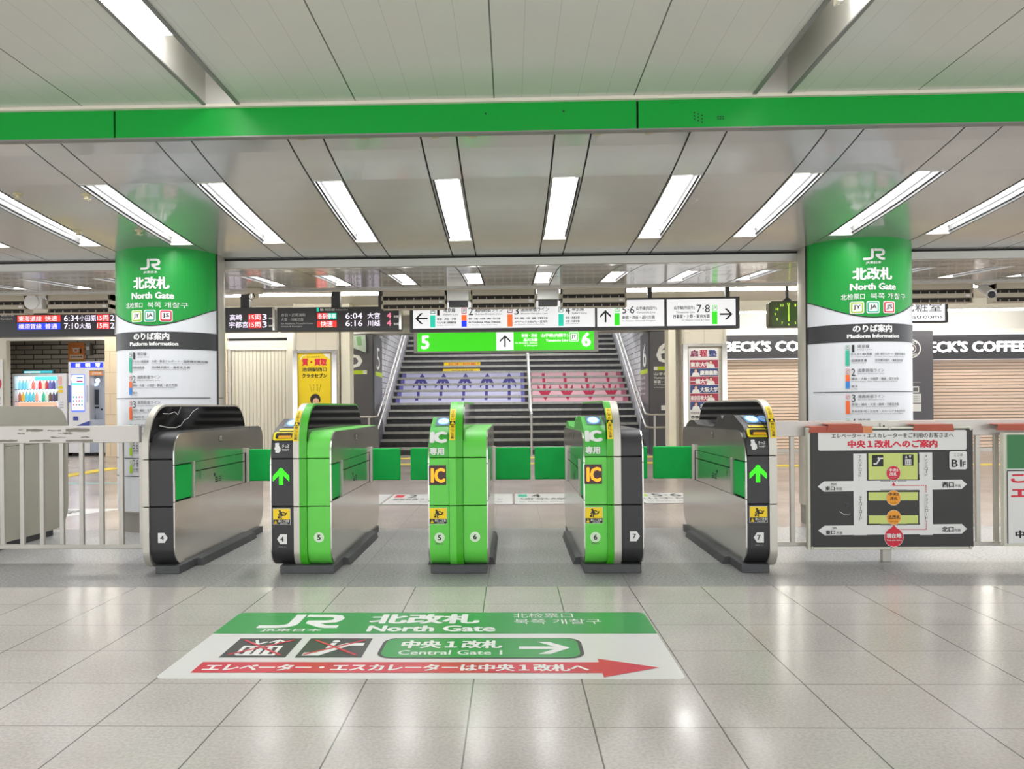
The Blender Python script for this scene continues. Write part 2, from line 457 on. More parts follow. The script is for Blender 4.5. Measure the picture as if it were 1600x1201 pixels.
# ---- ceiling light strips
LSIDE = M('lamp_side_grey', '5f5f5f', 0.4, 0.3)
def strip_light(tab, y0, y1, xc, root_label, group):
    r = empty('ceiling_light', (xc, (y0 + y1) / 2, lerp(tab, (y0 + y1) / 2) - 0.0), root_label, 'light', group)
    f = MB(); ys = [y0 + (y1 - y0) * i / 8 for i in range(9)]
    ho, hi, up = 0.093, 0.066, 0.075
    for a, b_ in zip(ys, ys[1:]):
        za, zb = lerp(tab, a), lerp(tab, b_)
        for sg in (-1, 1):
            f.quad((xc + sg * ho, a, za), (xc + sg * ho, b_, zb), (xc + sg * (hi + .012), b_, zb + up), (xc + sg * (hi + .012), a, za + up), LSIDE)
            f.quad((xc + sg * (ho + .004), a, za), (xc + sg * (ho - .006), a, za - .004), (xc + sg * (ho - .006), b_, zb - .004), (xc + sg * (ho + .004), b_, zb), FRAME)
    for yy, dy in ((y0, 0.0), (y1, -0.02)):
        z = lerp(tab, yy)
        f.add([(xc - ho, yy + dy, z - .003), (xc + ho, yy + dy, z - .003), (xc + ho, yy + dy + .02, z - .003), (xc - ho, yy + dy + .02, z - .003),
               (xc - ho, yy + dy, z + up + .01), (xc + ho, yy + dy, z + up + .01), (xc + ho, yy + dy + .02, z + up + .01), (xc - ho, yy + dy + .02, z + up + .01)],
              [(0, 1, 2, 3), (0, 1, 5, 4), (2, 3, 7, 6), (1, 2, 6, 5), (0, 3, 7, 4)], M('lamp_end', 'c9c7c2', 0.4, 0.3))
    f.build('frame', r, smooth=False)
    d = MB()
    for a, b_ in zip(ys, ys[1:]):
        za, zb = lerp(tab, a) + up * .72, lerp(tab, b_) + up * .72
        d.quad((xc - hi, a, za), (xc + hi, a, za), (xc + hi, b_, zb), (xc - hi, b_, zb), DIFF)
    d.build('diffuser', r, smooth=False)
    return r
ORD = ['first', 'second', 'third', 'fourth', 'fifth', 'sixth', 'seventh', 'eighth', 'ninth', 'tenth', 'eleventh', 'twelfth', 'thirteenth', 'fourteenth', 'fifteenth', 'sixteenth', 'seventeenth', 'eighteenth', 'nineteenth', 'twentieth']
L0 = None
for n, i in enumerate(range(-5, 7)):
    xc = X0M + 0.1 + i * MOD
    o = strip_light(C2, 5.0, 6.4, xc, None, None) if L0 is None else copy_tree(L0)
    if L0 is None: L0 = o; ox0 = xc
    o.location.x = xc
    tag(o, 'recessed long fluorescent strip over the ticket gates, %s counted from the vending machine side' % ORD[n], 'light', 'light strips over the gates')
L1 = None
for n, i in enumerate(range(-7, 9)):
    xc = X0M + 0.1 + i * MOD
    o = strip_light(C3, 8.0, 9.1, xc, None, None) if L1 is None else copy_tree(L1)
    if L1 is None: L1 = o
    o.location.x = xc
    tag(o, 'short light strip in second ceiling bay, %s counted from the vending machine side' % ORD[n], 'light', 'light strips in the second bay')
# troughs in the concourse ceiling
TRW = M('trough_white', 'd2d0ca', 0.35, 0.2)
for n, (a, b_) in enumerate(troughs):
    m = MB(); r = empty('trough_light', ((a + b_) / 2, 2.0, ZC), ['recessed trough lamp above the gate with the number 4 tag, tube glowing white', 'recessed trough lamp above the map board, tube just out of view'][n], 'light', 'trough lamps in the concourse ceiling')
    y0, y1, z1 = -1.5, 4.395, ZC + 0.24
    m.box(a - .012, a + .003, y0, y1, ZC - .001, z1, TRW); m.box(b_ - .003, b_ + .012, y0, y1, ZC - .001, z1, TRW)
    m.box(a - .012, b_ + .012, y1 - .012, y1, ZC, z1, TRW); m.box(a - .012, b_ + .012, y0, y1, z1, z1 + .01, TRW)
    m.box(a - .016, a + .004, y0, y1, ZC - .008, ZC, FRAME); m.box(b_ - .004, b_ + .016, y0, y1, ZC - .008, ZC, FRAME)
    m.build('housing', r, smooth=False)
    xe = (a + b_) / 2
    ye = 3.72 if n == 0 else 3.55
    if n == 0:
        MB().box(a + .004, b_ - .004, 0.0, ye + .12, ZC + .125, ZC + .135, M('glowing_reflector', 'ffffff', 0.4, emit=LAMP * 0.35)).build('glowing_reflector', r, smooth=False)  # plate glows by itself, standing in for the tube's bounced light
    MB().tube([(xe + .03, 0.0, ZC + .09), (xe + .03, ye, ZC + .09)], 0.014, M('tube_glow', 'ffffff', 0.4, emit=LAMP * 1.6)).build('tube', r)
    MB().lathe((xe + .03, ye, ZC + .09), [(0.016, 0), (0.016, .04), (.01, .05), (.006, .07)], LIP, 12, 'y').build('tube_socket', r)
# long fluorescent line fixtures on the far ceiling
for n, (yy, x0, x1) in enumerate([(12.95, -8.6, -5.6), (12.95, -5.5, -1.6), (12.95, 0.3, 4.6), (12.95, 4.7, 9.0), (16.2, -9.5, -3.0), (16.2, 3.4, 10.5)]):
    r = empty('line_light', ((x0 + x1) / 2, yy, 2.84), ['long bare fluorescent line lamp hanging above the LED board showing 6:34', 'long bare fluorescent line lamp above the LED board showing 6:04',
        'long bare fluorescent line lamp above the white platform sign', 'long bare fluorescent line lamp above the green clock', 'fluorescent line lamp close to the shutter wall beside the vending machine',
        'fluorescent line lamp close to the coffee shop shutters'][n], 'light', 'long line lamps on the far ceiling')
    MB().box(x0, x1, yy - .06, yy + .06, 2.86, 2.897, WHITE).build('housing', r)
    MB().tube([(x0 + .02, yy, 2.84), (x1 - .02, yy, 2.84)], 0.028, M('line_glow', 'fffdf4', 0.4, emit=LAMP * 1.8)).build('tube', r)

# ================================================================== COLUMNS
def pillar(cx, a, side, cy=6.86, b=0.40):
    """side: -1 sign covers the outer face towards -X, +1 towards +X"""
    name = 'number 4 gate' if side < 0 else 'map board'
    r = empty('column', (cx, cy, 0), 'round steel column with green North Gate platform sign, beside the %s' % name, 'column')
    ring = lambda k, n=64: [(cx + (a - k) * math.cos(2 * math.pi * i / n), cy + (b - k) * math.sin(2 * math.pi * i / n)) for i in range(n)]
    MB().prism(ring(0.0), 'z', 0.16, 2.56, STEEL_MATT).build('shaft', r)
    MB().prism(ring(0.012), 'z', 0.0, 0.16, M('plinth', '8f8c84', 0.5)).build('base', r)
    def mp(u, v, l):
        t = max(-1, min(1, (u - cx) / a)); n = Vector((t / a, -math.sqrt(1 - t * t) / b)).normalized()
        return Vector((u + n.x * l, cy - b * math.sqrt(1 - t * t) + n.y * l, v))
    S = Sheet(mp, 0.0012)
    u0, u1 = (-0.998 * a, (-2.48 - -2.906)) if side < 0 else (-(2.875 - 2.452), 0.998 * a)
    N = 40; us = [cx + a * math.sin(math.asin(u0 / a) + (math.asin(u1 / a) - math.asin(u0 / a)) * i / N) for i in range(N + 1)]
    low = lambda u: 1.685 + 0.165 * ((u - cx) / a) ** 2
    SG = M('sign_green', '0f9236', 0.35, spec=.35); SW = M('sign_white', 'd6d8dc', 0.35); SB = M('sign_black', '2a2a2c', 0.4)
    bk = Sheet(mp, 0.003)
    for p, q in zip(us, us[1:]):
        bk.poly([(p, 0.17), (q, 0.17), (q, 2.5), (p, 2.5)], SW, 0)
    bkp = bk.build('sign_panel', r)
    def strips(z0f, z1f, mat, l=3):
        for p, q in zip(us, us[1:]): S.poly([(p, z0f(p)), (q, z0f(q)), (q, z1f(q)), (p, z1f(p))], mat, l)
    strips(low, lambda u: 2.5, SG)
    strips(lambda u: low(u) - .008, low, INK, 4)
    strips(lambda u: 1.490, lambda u: 1.632 + .0 * u, SB)
    # edge lines at the sign border
    e = us[-1] if side < 0 else us[0]
    S.rect(e - .003, 0.17, e + .003, 2.5, INK, 4)
    k = 0.00518 * (1.0 if side < 0 else 1.03); kz = 0.005184
    X = lambda rx: cx + rx * k
    Z = lambda py: 1.687 + (507 - py) * kz
    ofs = 0 if side < 0 else -1.5
    def T(t, rx0, py1, rx1, py0, mat, bold=0.0, l=5): S.text(t, X(rx0 + ofs), Z(py1), X(rx1 + ofs), Z(py0), mat, bold, l)
    jr_logo(S, X(-16), Z(421), X(15), Z(404), STICKW, 5)
    T('JR東日本', -11, 427.5, 11, 423, STICKW, .03)
    T('北改札', -29, 451.5, 28, 432, STICKW, .05)
    T('North Gate', -32, 466.5, 34, 456, STICKW, .05)
    T('北检票口', -43, 480.5, -13, 471.5, STICKW, .01)
    T('북쪽 개찰구', -5, 480.5, 52, 471.5, STICKW, .0)
    for q, (t, cl) in zip((-31, -9.5, 14.5), (('JY', LIME), ('JA', TEAL), ('JS', RED))):
        badge(S, X(q + ofs), Z(501), X(q + 16 + ofs), Z(485), t, cl, 5)
    T('のりば案内', -29, 531, 27, 519, STICKW, .05)
    T('Platform Information', -36, 539.5, 39, 533.5, STICKW, .05)
    def entry(top, num, name, en, code, bars, lines):
        badge(S, X(-37.5 + ofs), Z(top + 6.5), X(-33 + ofs), Z(top), code[0], code[1], 5)
        for c_, p0, p1 in bars: S.rect(X(-38 + ofs), Z(p1), X(-33 + ofs), Z(p0), c_, 5)
        w_ = 5 if len(num) == 1 else 9
        T(num, -31 if num != '1' else -30, top + 11, -31 + w_ if num != '1' else -27, top, INK, .0)
        nx = -23 if len(num) == 1 else -17
        T(name, nx, top + 5.5, nx + 3.0 * 1.75 * len(name), top, INK, .0)
        T(en, nx, top + 9, nx + 1.9 * len(en) * .95, top + 6.8, INKG)
        for x, y, t, e_, wd in lines:
            T(t, x, y + 4, x + wd, y, INK, .005); T(e_, x, y + 6.8, x + wd * .95, y + 5.0, INKG)
    entry(549.5, '1', '埼京線', 'Saikyo Line', ('JA', TEAL), [(TEAL, 558, 581)],
          [(-31, 562, 'りんかい線直通', 'Through service to Rinkai Line', 27), (0.5, 562, '大崎・東京テレポート・国際展示場方面', 'for Osaki, Tokyo Teleport & Kokusai-tenjijo', 50 if side > 0 else 73),
           (-31, 571.5, '相鉄線直通', 'Through service to Sotetsu Line', 20), (0.5, 571.5, '羽沢横浜国大・海老名方面', 'for Hazawa yokohama-kokudai & Ebina', 45 if side > 0 else 53)])
    entry(586, '2', '湘南新宿ライン', 'Shonan-Shinjuku Line', ('JS', RED), [(ORANGE, 595, 605), (BLUEP, 605, 616)],
          [(-31, 599.5, '横浜・大船・小田原・鎌倉・逗子方面', 'for Yokohama, Ofuna, Odawara, Kamakura & Zushi', 68), (-31, 611, '銚子', 'for Choshi', 8)])
    xa, xb = ((us[0] + .02, X(85)) if side < 0 else (X(-74), us[-1] - .01))
    def hline(py, th=.006):
        n = 14
        for i in range(n): p = xa + (xb - xa) * i / n; q = xa + (xb - xa) * (i + 1) / n; S.poly([(p, Z(py) - th / 2), (q, Z(py) - th / 2), (q, Z(py) + th / 2), (p, Z(py) + th / 2)], INK, 5)
    hline(621.5)
    entry(625.5, '3', '湘南新宿ライン', 'Shonan-Shinjuku Line', ('JS', RED), [(ORANGE, 635, 655)],
          [(-31, 638.5, '赤羽・浦和・大宮・高崎・宇都宮方面', 'for Akabane, Urawa, Omiya, Takasaki & Utsunomiya', 68), (-31, 649, 'きぬがわ号・日光号・スペーシアきぬがわ号', 'Kinugawa, Nikko, Spacia Kinugawa & Spacia Nikko', 80)])
    entry(662, '4', '埼京線', 'Saikyo Line', ('JA', TEAL), [(TEAL, 671, 688)], [(-31, 675, '赤羽・武蔵浦和・大宮・川越方面', 'for Akabane, Musashi-Urawa, Omiya & Kawagoe', 60)])
    entry(690, '5·6', '山手線（内回り）', 'Yamanote Line', ('JY', LIME), [(LIME, 699, 711)], [(-31, 702, '新宿・渋谷・品川方面', 'for Shinjuku, Shibuya & Shinagawa', 50)])
    hline(715.5)
    entry(718, '7·8', '山手線（外回り）', 'Yamanote Line', ('JY', LIME), [(LIME, 727, 739)], [(-31, 731, '日暮里・上野・東京方面', 'for Nippori, Ueno & Tokyo', 50)])
    hline(744)
    S.build('lettering', bkp)
    return r
pillar(-2.906, 0.441, -1)
pillar(2.875, 0.440, 1)

# ================================================================== TICKET GATES
YF, YB, ZT, SEA, SEB = 4.84, 6.60, 0.86, 0.697, 0.409
def rprof(y0, y1, z0, z1, rfb, rft, rbt, rbb, n=8):
    """rounded outline in (y,z): front bottom, front top, back top, back bottom radii"""
    p = arc(y0 + rfb, z0 + rfb, rfb, 180, 270, n)[::1]
    p += arc(y1 - rbb, z0 + rbb, rbb, 270, 360, n)
    p += arc(y1 - rbt, z1 - rbt, rbt, 0, 90, n)
    p += arc(y0 + rft, z1 - rft, rft, 90, 180, n)
    return p
EXIT_P = rprof(YF, YB, 0.045, ZT, 0.11, 0.13, 0.10, 0.16)
FIN_P = rprof(YF - .01, YB + .02, 0.03, 1.032, 0.11, 0.26, 0.24, 0.16, 12)
ENTRY_P = arc(YF + .11, 0.045 + .11, .11, 180, 270, 8) + arc(YB - .16, 0.045 + .16, .16, 270, 360, 8) + \
    [(YB, .74), (6.56, .80), (6.48, .855), (6.36, .885), (6.24, .885), (6.12, .855), (5.66, .85), (5.60, .865), (5.52, .925), (5.44, .930), (5.40, .905), (5.36, .930), (5.13, .935), (4.935, .875), (4.885, .845), (4.855, .80), (YF, .74)]
ENTRY_SIDE = arc(YF + .11, 0.045 + .11, .11, 180, 270, 8) + arc(YB - .16, 0.045 + .16, .16, 270, 360, 8) + \
    arc(YB - .1, .835 - .1, .1, 0, 90, 6) + arc(YF + .17, .85 - .19, .17, 90, 180, 8, .19)

def clip(poly, a, b, c):
    """keep a*y+b*z>=c"""
    out = []; n = len(poly)
    for i in range(n):
        p, q = poly[i], poly[(i + 1) % n]
        dp = a * p[0] + b * p[1] - c; dq = a * q[0] + b * q[1] - c
        if dp >= 0: out.append(p)
        if (dp >= 0) != (dq >= 0):
            t = dp / (dp - dq); out.append((p[0] + t * (q[0] - p[0]), p[1] + t * (q[1] - p[1])))
    return out
def shrink(poly, d):
    cy = sum(p[0] for p in poly) / len(poly); cz = sum(p[1] for p in poly) / len(poly)
    ys = [p[0] for p in poly]; zs = [p[1] for p in poly]
    hy = (max(ys) - min(ys)) / 2; hz = (max(zs) - min(zs)) / 2; cy = min(ys) + hy; cz = min(zs) + hz
    return [(cy + (p[0] - cy) * (hy - d) / hy, cz + (p[1] - cz) * (hz - d) / hz) for p in poly]
def stacked(poly, x0, x1, mat, top=None, g=0.0022, rec=()):
    m = MB()
    xi0 = x0 + (.018 if -1 in rec else 0); xi1 = x1 - (.018 if 1 in rec else 0)
    for lo, hi, mt in ((-9, SEB - g, mat), (SEB + g, SEA - g, mat), (SEA + g, 9, top or mat)):
        p = clip(clip(poly, 0, 1, lo), 0, -1, -hi)
        if rec and hi < .8 and lo > 0:
            m.prism(clip(p, -1, 0, -4.866), 'x', x0, x1, mt); m.prism(clip(p, 1, 0, 4.866), 'x', xi0, xi1, mt)
        else: m.prism(p, 'x', x0, x1, mt)
    m.prism(shrink(poly, .012), 'x', xi0 + .006, xi1 - .006, SEAM)
    return m
def surf_map(poly, xface=None):
    """front outline of a profile: v=z for upright parts"""
    fr = [p for p in poly if p[0] < 5.2]
    tab = sorted([(z, y) for y, z in fr if z > 0.16 or y < YF + .001])
    tab = [(0.15, YF)] + [t for t in tab if t[0] > 0.16]
    def f(u, v, l): return Vector((u, lerp(tab, v) - l, v + l * (0.6 if v > .8 else 0)))
    return f

def side_panel(r, prof, xs, sg, green_top=False):
    """stainless side at x = xs, facing sg; with folded flap in front and hinge post"""
    th = 0.008; xa, xb = (xs - th, xs) if sg > 0 else (xs, xs + th)
    pr = shrink(prof, .004)
    g = .0032; m = MB()
    m.prism(clip(pr, 0, 1, .663), 'x', xa, xb, STEEL)
    m.prism(clip(pr, 0, -1, -.435), 'x', xa, xb, STEEL)
    mid = clip(clip(pr, 0, 1, .435 + g), 0, -1, -.663 + g)
    seg = clip(clip(mid, 1, 0, 5.165), -1, 0, -6.14)
    m.prism(clip(seg, 0, 1, .60 + g), 'x', xa, xb, STEEL); m.prism(clip(seg, 0, -1, -.60 + g), 'x', xa, xb, STEEL)
    m.prism(clip(mid, 1, 0, 6.30), 'x', xa, xb, STEEL)
    # thin front lip beside the folded flap
    m.prism(clip(mid, -1, 0, -4.862), 'x', xa, xb, STEEL)
    sp_ = m.build('side_panel', r, bevel=.0015, seg=1)
    xm = xs - sg * .025
    m = MB(); m.box(min(xm, xm + sg * .004), max(xm, xm + sg * .004), YF + .03, YB - .05, .43, .67, SEAM); m.build('recess_back', r, smooth=False)
    # folded flap near the entry end
    m = MB(); a, b_ = (xs - .024, xs - .008) if sg > 0 else (xs + .008, xs + .024)
    m.box(a, b_, 4.872, 5.135, .442, .655, FLAP); m.build('flap', r, bevel=.006)
    m = MB(); a, b_ = (xs - .02, xs + .006) if sg > 0 else (xs - .006, xs + .02)
    m.box(a, b_, 5.138, 5.16, .432, .666, STEEL_MATT); m.build('hinge_post', r, bevel=.003)
    # engraved access mark and speaker grille
    S = Sheet(lambda u, v, l: Vector((xs + sg * l, u, v)), .0008)
    S.rect(5.50, .56, 5.52, .54, INK); 
    for i in range(3):
        for y0 in (5.52, 5.60):
            S.rect(y0, .498 + i * .014, y0 + .045, .504 + i * .014, INK)
    S.rect(5.58, .50, 5.585, .52, INKG)
    for i in range(4): S.rect(5.24, .545 + i * .014, 5.262, .549 + i * .014, INK)
    S.rect(5.60, .775, 5.66, .818, INKG, 1); S.rect(5.605, .779, 5.655, .814, STEEL_MATT, 2); S.rect(5.62, .786, 5.64, .802, INK, 3)
    S.build('engraving', sp_)

def passage_flap(r, x0, x1, yy=6.20):
    """flap standing across the passage, from the hinge at x0 to x1"""
    m = MB(); a, b_ = min(x0, x1), max(x0, x1)
    m.box(a, b_, yy - .016, yy + .016, .442, .688, FLAP); m.build('flap', r, bevel=.009, seg=3)
    sg = 1 if x1 > x0 else -1
    m = MB(); q = (x0 - sg * .002, x0 + sg * .022); m.box(min(q), max(q), yy - .034, yy - .014, .432, .70, STEEL_MATT)
    m.build('hinge_post', r, bevel=.003)

def caution(S, cx, zc):
    w_, h_ = .102, .094
    x0, z0 = cx - w_ / 2, zc - h_ / 2
    S.rect(x0 - .002, z0 - .002, x0 + w_ + .002, z0 + h_ + .002, STICKW, 1)
    S.rect(x0, z0, x0 + w_, z0 + h_, INK, 2); S.rect(x0, z0 + .03, x0 + w_, z0 + h_, YEL, 3)
    # person bumping into the closing flap
    q = lambda a, b_: (x0 + a * w_, z0 + b_ * h_)
    S.disc(*q(.40, .86), .0065, INK, 4, n=12)
    S.stroke([q(.42, .80), q(.52, .56)], .016, INK, 4)
    S.stroke([q(.45, .76), q(.60, .80), q(.72, .70)], .005, INK, 4)
    S.stroke([q(.42, .74), q(.32, .62), q(.40, .55)], .005, INK, 4)
    S.stroke([q(.52, .58), q(.72, .60), q(.80, .76)], .007, INK, 4)
    S.stroke([q(.50, .58), q(.46, .46), q(.50, .36)], .007, INK, 4)
    S.poly([q(.26, .50), q(.38, .56), q(.40, .40), q(.28, .38)], INK, 4)
    S.poly([q(.05, .05), q(.25, .05), q(.15, .29)], YEL, 4); S.rect(*q(.14, .12), *q(.16, .22), INK, 5)
    S.text('扉にご注意', *q(.30, .14), *q(.96, .30), STICKW, .02, 4)
    S.text('CAUTION', *q(.42, .03), *q(.85, .11), STICKW, .02, 4)

def number_tag(S, n, cx, zc, kind):
    if kind == 'round':
        S.disc(cx, zc, .031, M('tag_pale', 'd8ecd0', .5), 1); 
        S.text(n, cx - .011, zc - .016, cx + .011, zc + .016, INK, .03, 3)
    else:
        d = 1 if kind == 'right' else -1
        p = [(cx - d * .028, zc + .030), (cx + d * .012, zc + .030), (cx + d * .032, zc), (cx + d * .012, zc - .030), (cx - d * .028, zc - .030)]
        S.poly(p, STICKW, 1); S.text(n, cx - .013, zc - .015, cx + .009, zc + .015, INK, .02, 3)

def fin(r, strips_, sticker=True):
    """strips_: list of (x0,x1,material); hood and face sticker"""
    for x0, x1, mt in strips_:
        m = stacked(FIN_P, x0, x1, mt); m.build('end_strip', r, bevel=.003)
    xa, xb = strips_[0][0], strips_[-1][1]
    hp = clip(shrink(FIN_P, .012), 0, 1, .80)
    MB().prism(hp, 'x', xa - .004, xb + .004, GLOSS).build('hood', r, bevel=.003)

def fin_sticker(r, cx):
    f0 = surf_map(FIN_P); 
    tab = sorted([(z, y) for y, z in FIN_P if y < YF + .27 and z > .2])
    f = lambda u, v, l: Vector((u, lerp(tab, v) - l, v + l))
    S = Sheet(f, .0012); hw = .0165
    n = 12; z0, z1 = .80, .985
    for i in range(n):
        a = z0 + (z1 - z0) * i / n; b_ = z0 + (z1 - z0) * (i + 1) / n
        S.rect(cx - hw, a, cx + hw, b_, YEL, 1)
    S.rect(cx - hw, .892, cx + hw, .912, INK, 2)
    S.poly([(cx - .012, .894), (cx + .012, .894), (cx, .910)], YEL, 3)
    S.text('扉にご注意', cx - .010, .805, cx + .010, .888, INK, .02, 3, vert=True)
    S.text('立止禁止', cx - .010, .916, cx + .010, .978, INK, .0, 3, vert=True)
    S.build('warning_sticker', r)

def base(r, x0, x1, ext=0):
    m = MB()
    m.box(x0, x1, 4.85, 6.50, 0, .05, BASEM); m.build('base', r, bevel=.004)
    m = MB()
    for sx, q in ((-1, x0), (1, x1)):
        if ext in (sx, 2):
            m.prism([(q, 0), (q + sx * .045, 0), (q + sx * .03, .045), (q, .05)], 'y', 5.12, 6.2, BASEM)
    if m.v: m.build('kick_rail', r, smooth=False)

def reader(r, x0, x1, col):
    """contactless reader on the sloping top"""
    y0, z0, y1, z1 = 4.94, .8775, 5.125, .934
    def f(u, v, l):
        return Vector((u, y0 + (y1 - y0) * v - l * .3, z0 + (z1 - z0) * v + l))
    S = Sheet(f, .0012)
    S.rrect(x0, .12, x1, .97, .012, M('reader_pad', '6d7f92', .3), 1)
    cx, hw = (x0 + x1) / 2, (x1 - x0) / 2
    S.disc(cx, .55, hw * .82, M('reader_glow', '5a93f0', .3, emit=.75), 2, .34)
    S.disc(cx, .55, hw * .66, M('reader_glow_in', '9fd0ff', .3, emit=.95), 3, .26)
    S.text('IC', cx - .016, .45, cx + .016, .66, M('reader_ink', '6f8fae', .4), 0, 4)
    S.build('card_reader', r)

def entry_ticket(r, xl, num):
    k = .003835; xr = xl + .145
    stacked(ENTRY_P, xl + .008, xr, BLACK, rec=(-1,)).build('housing', r, bevel=.004)
    f = surf_map(ENTRY_P)
    X = lambda q: xl + q * k
    Z = lambda q: SEA - q * k
    # ticket slot: frame, mouth, tray
    m = MB()
    fr = lambda u, v, l: f(u, v, l)
    S = Sheet(f, .0016)
    S.rrect(X(4), .802, X(37), .853, .012, M('slot_yellow', 'f2e11c', .35), 4)
    ts_ = S.build('ticket_slot', r)
    S = Sheet(f, .0016)
    S.rrect(X(8), .811, X(34), .845, .008, M('slot_dark', '2a221a', .5), 6)
    S.rrect(X(12), .812, X(33), .829, .004, M('slot_amber', 'e0a318', .4), 7)
    S.disc(X(11), .825, .008, INK, 8)
    S.build('slot_mouth', ts_)
    S = Sheet(f, .0012); S.rrect(X(10), .862, X(34), .872, .003, YEL, 3); S.build('guide_strip', r)
    reader(r, X(12), X(38) - .002, 1)
    S = Sheet(f, .0012)
    G = E_('arrow_green', '30f012', .9)
    S.rect(X(4.5), Z(42.5), X(32), Z(12.5), M('led_black', '1d1d1f', .3), 1)
    arrow_up(S, X(18), Z(41), Z(14), 13 * k, 6.5 * k, G, 3)
    S.build('led_arrow', r)
    S = Sheet(f, .0012)
    # hand with a ticket
    S.poly([(X(8), Z(-24.5)), (X(14), Z(-25)), (X(14.5), Z(-20)), (X(17), Z(-17)), (X(17.5), Z(-12)), (X(14), Z(-9)), (X(9), Z(-10)), (X(9), Z(-14)), (X(7), Z(-16)), (X(8.5), Z(-19))], STICKW, 2)
    S.text('きっぷ', X(19.5), Z(-17), X(30.5), Z(-22.5), STICKW, .03, 2)
    S.text('TICKET', X(19.5), Z(-13), X(30.5), Z(-15.5), STICKW, .02, 2)
    C_ = Sheet(f, .0012); caution(C_, X(18.3), Z(91)); C_.build('caution_sticker', r)
    C_ = Sheet(f, .0012); number_tag(C_, num, X(19), Z(126.5), 'left'); C_.build('number_tag', r)
    S.text('改札口', X(13), Z(139.5), X(25), Z(137), M('faint_grey', '8a8a8a', .5), .01, 2)
    S.build('lettering', r)

def entry_ic(r, xl, num):
    k = .003835; xr = xl + (.127 if num == '5' else .14)
    m = stacked(ENTRY_P, xl + .008, xr, LGREEN, M('ic_green', '3fb53a', .35), rec=(-1,)); m.build('housing', r, bevel=.004)
    f = surf_map(ENTRY_P)
    X = lambda q: xl + q * k
    Z = lambda q: SEA - q * k
    reader(r, X(9), X(34) - .004, 1)
    S = Sheet(f, .0012)
    S.text('IC', X(3), Z(-23), X(30), Z(-40), STICKW, .09, 3)
    S.text('専用', X(3), Z(-4.5), X(26), Z(-16), STICKW, .05, 3)
    C_ = Sheet(f, .0012); caution(C_, X(15.5), Z(91)); C_.build('caution_sticker', r)
    C_ = Sheet(f, .0012); number_tag(C_, num, X(17.5), Z(125), 'round'); C_.build('number_tag', r)
    S.text('改札口', X(11), Z(136), X(23), Z(133), INKG, .01, 2)
    S.build('lettering', r)
    S = Sheet(f, .0012)
    S.rect(X(1.5), Z(42.5), X(28.5), Z(12), M('led_maroon', '3c1a16', .35), 1)
    S.text('IC', X(4.5), Z(39), X(27), Z(16), E_('led_orange', 'ff9a18', .8), .05, 3)
    S.build('led_display', r)

def exit_body(r, x0, x1, mat, num, kind, ncx):
    hs = stacked(EXIT_P, x0, x1 - .008, mat, rec=(1,)).build('housing', r, bevel=.005)
    S = Sheet(surf_map(EXIT_P), .0012)
    number_tag(S, num, ncx, .222, kind)
    S.build('number_tag', hs)

# gate with stainless strip beside the fence
def gate(name_x, label):
    return empty('ticket_gate', (name_x, 5.7, 0), label, 'ticket gate')
g = gate(-2.13, 'black and steel ticket gate with number 4 tag at the end of the barred fence')
fin(g, [(-2.236, -2.197, STEEL_MATT)]); exit_body(g, -2.193, -2.045, BLACK, '4', 'right', -2.118)
side_panel(g, EXIT_P, -2.045, 1); passage_flap(g, -2.043, -1.79); base(g, -2.17, -2.02, 1)
# crack lines on the hood of this one
S = Sheet(lambda u, v, l: Vector((-2.192 + l, u, v)), .0008)
CRK = M('crack_white', 'd9d9d6', .5)
S.stroke([(5.02, .975), (5.12, .972), (5.20, .985), (5.25, .965), (5.30, 1.015)], .004, CRK)
S.stroke([(5.60, 1.01), (5.50, .985), (5.42, .94), (5.36, .93), (5.30, .895), (5.22, .882), (5.10, .885), (4.97, .90)], .005, CRK)
S.build('cracks', g)

g = gate(-1.27, 'ticket gate, black front with tag 4 beside light green front with tag 5')
entry_ticket(g, -1.459, '4')
fin(g, [(-1.314, -1.279, STEEL_MATT), (-1.279, -1.234, DGREEN)]); fin_sticker(g, -1.2985)
exit_body(g, -1.232, -1.087, LGREEN, '5', 'round', -1.163); side_panel(g, EXIT_P, -1.087, 1)
passage_flap(g, -1.087, -.855); base(g, -1.405, -1.075, 1)
passage_flap(g, -1.459, -1.70); side_panel(g, ENTRY_SIDE, -1.459, -1)

g = gate(-.32, 'all green card-only ticket gate standing alone in the middle, tags 5 and 6')
entry_ic(g, -.502, '5')
fin(g, [(-.373, -.333, LGREEN), (-.333, -.292, DGREEN)]); fin_sticker(g, -.353)
exit_body(g, -.290, -.142, LGREEN, '6', 'round', -.222); side_panel(g, EXIT_P, -.142, 1)
side_panel(g, ENTRY_SIDE, -.502, -1); passage_flap(g, -.142, .145); passage_flap(g, -.502, -.775); base(g, -.49, -.152, 2)

g = gate(.61, 'ticket gate, light green front with tag 6 beside black front with tag 7')
entry_ic(g, .430, '6')
fin(g, [(.570, .609, DGREEN), (.609, .652, STEEL_MATT)]); fin_sticker(g, .590)
exit_body(g, .654, .787, BLACK, '7', 'right', .73); side_panel(g, EXIT_P, .787, 1)
side_panel(g, ENTRY_SIDE, .430, -1)
passage_flap(g, .430, .178); passage_flap(g, .787, 1.035); base(g, .43, .772, 2)

g = gate(1.48, 'black ticket gate with green arrow and number 7 tag beside the map board fence')
entry_ticket(g, 1.392, '7'); side_panel(g, ENTRY_SIDE, 1.390, -1)
fin(g, [(1.527, 1.572, STEEL_MATT)]); fin_sticker(g, 1.552)
passage_flap(g, 1.390, 1.08); base(g, 1.365, 1.53, -1)
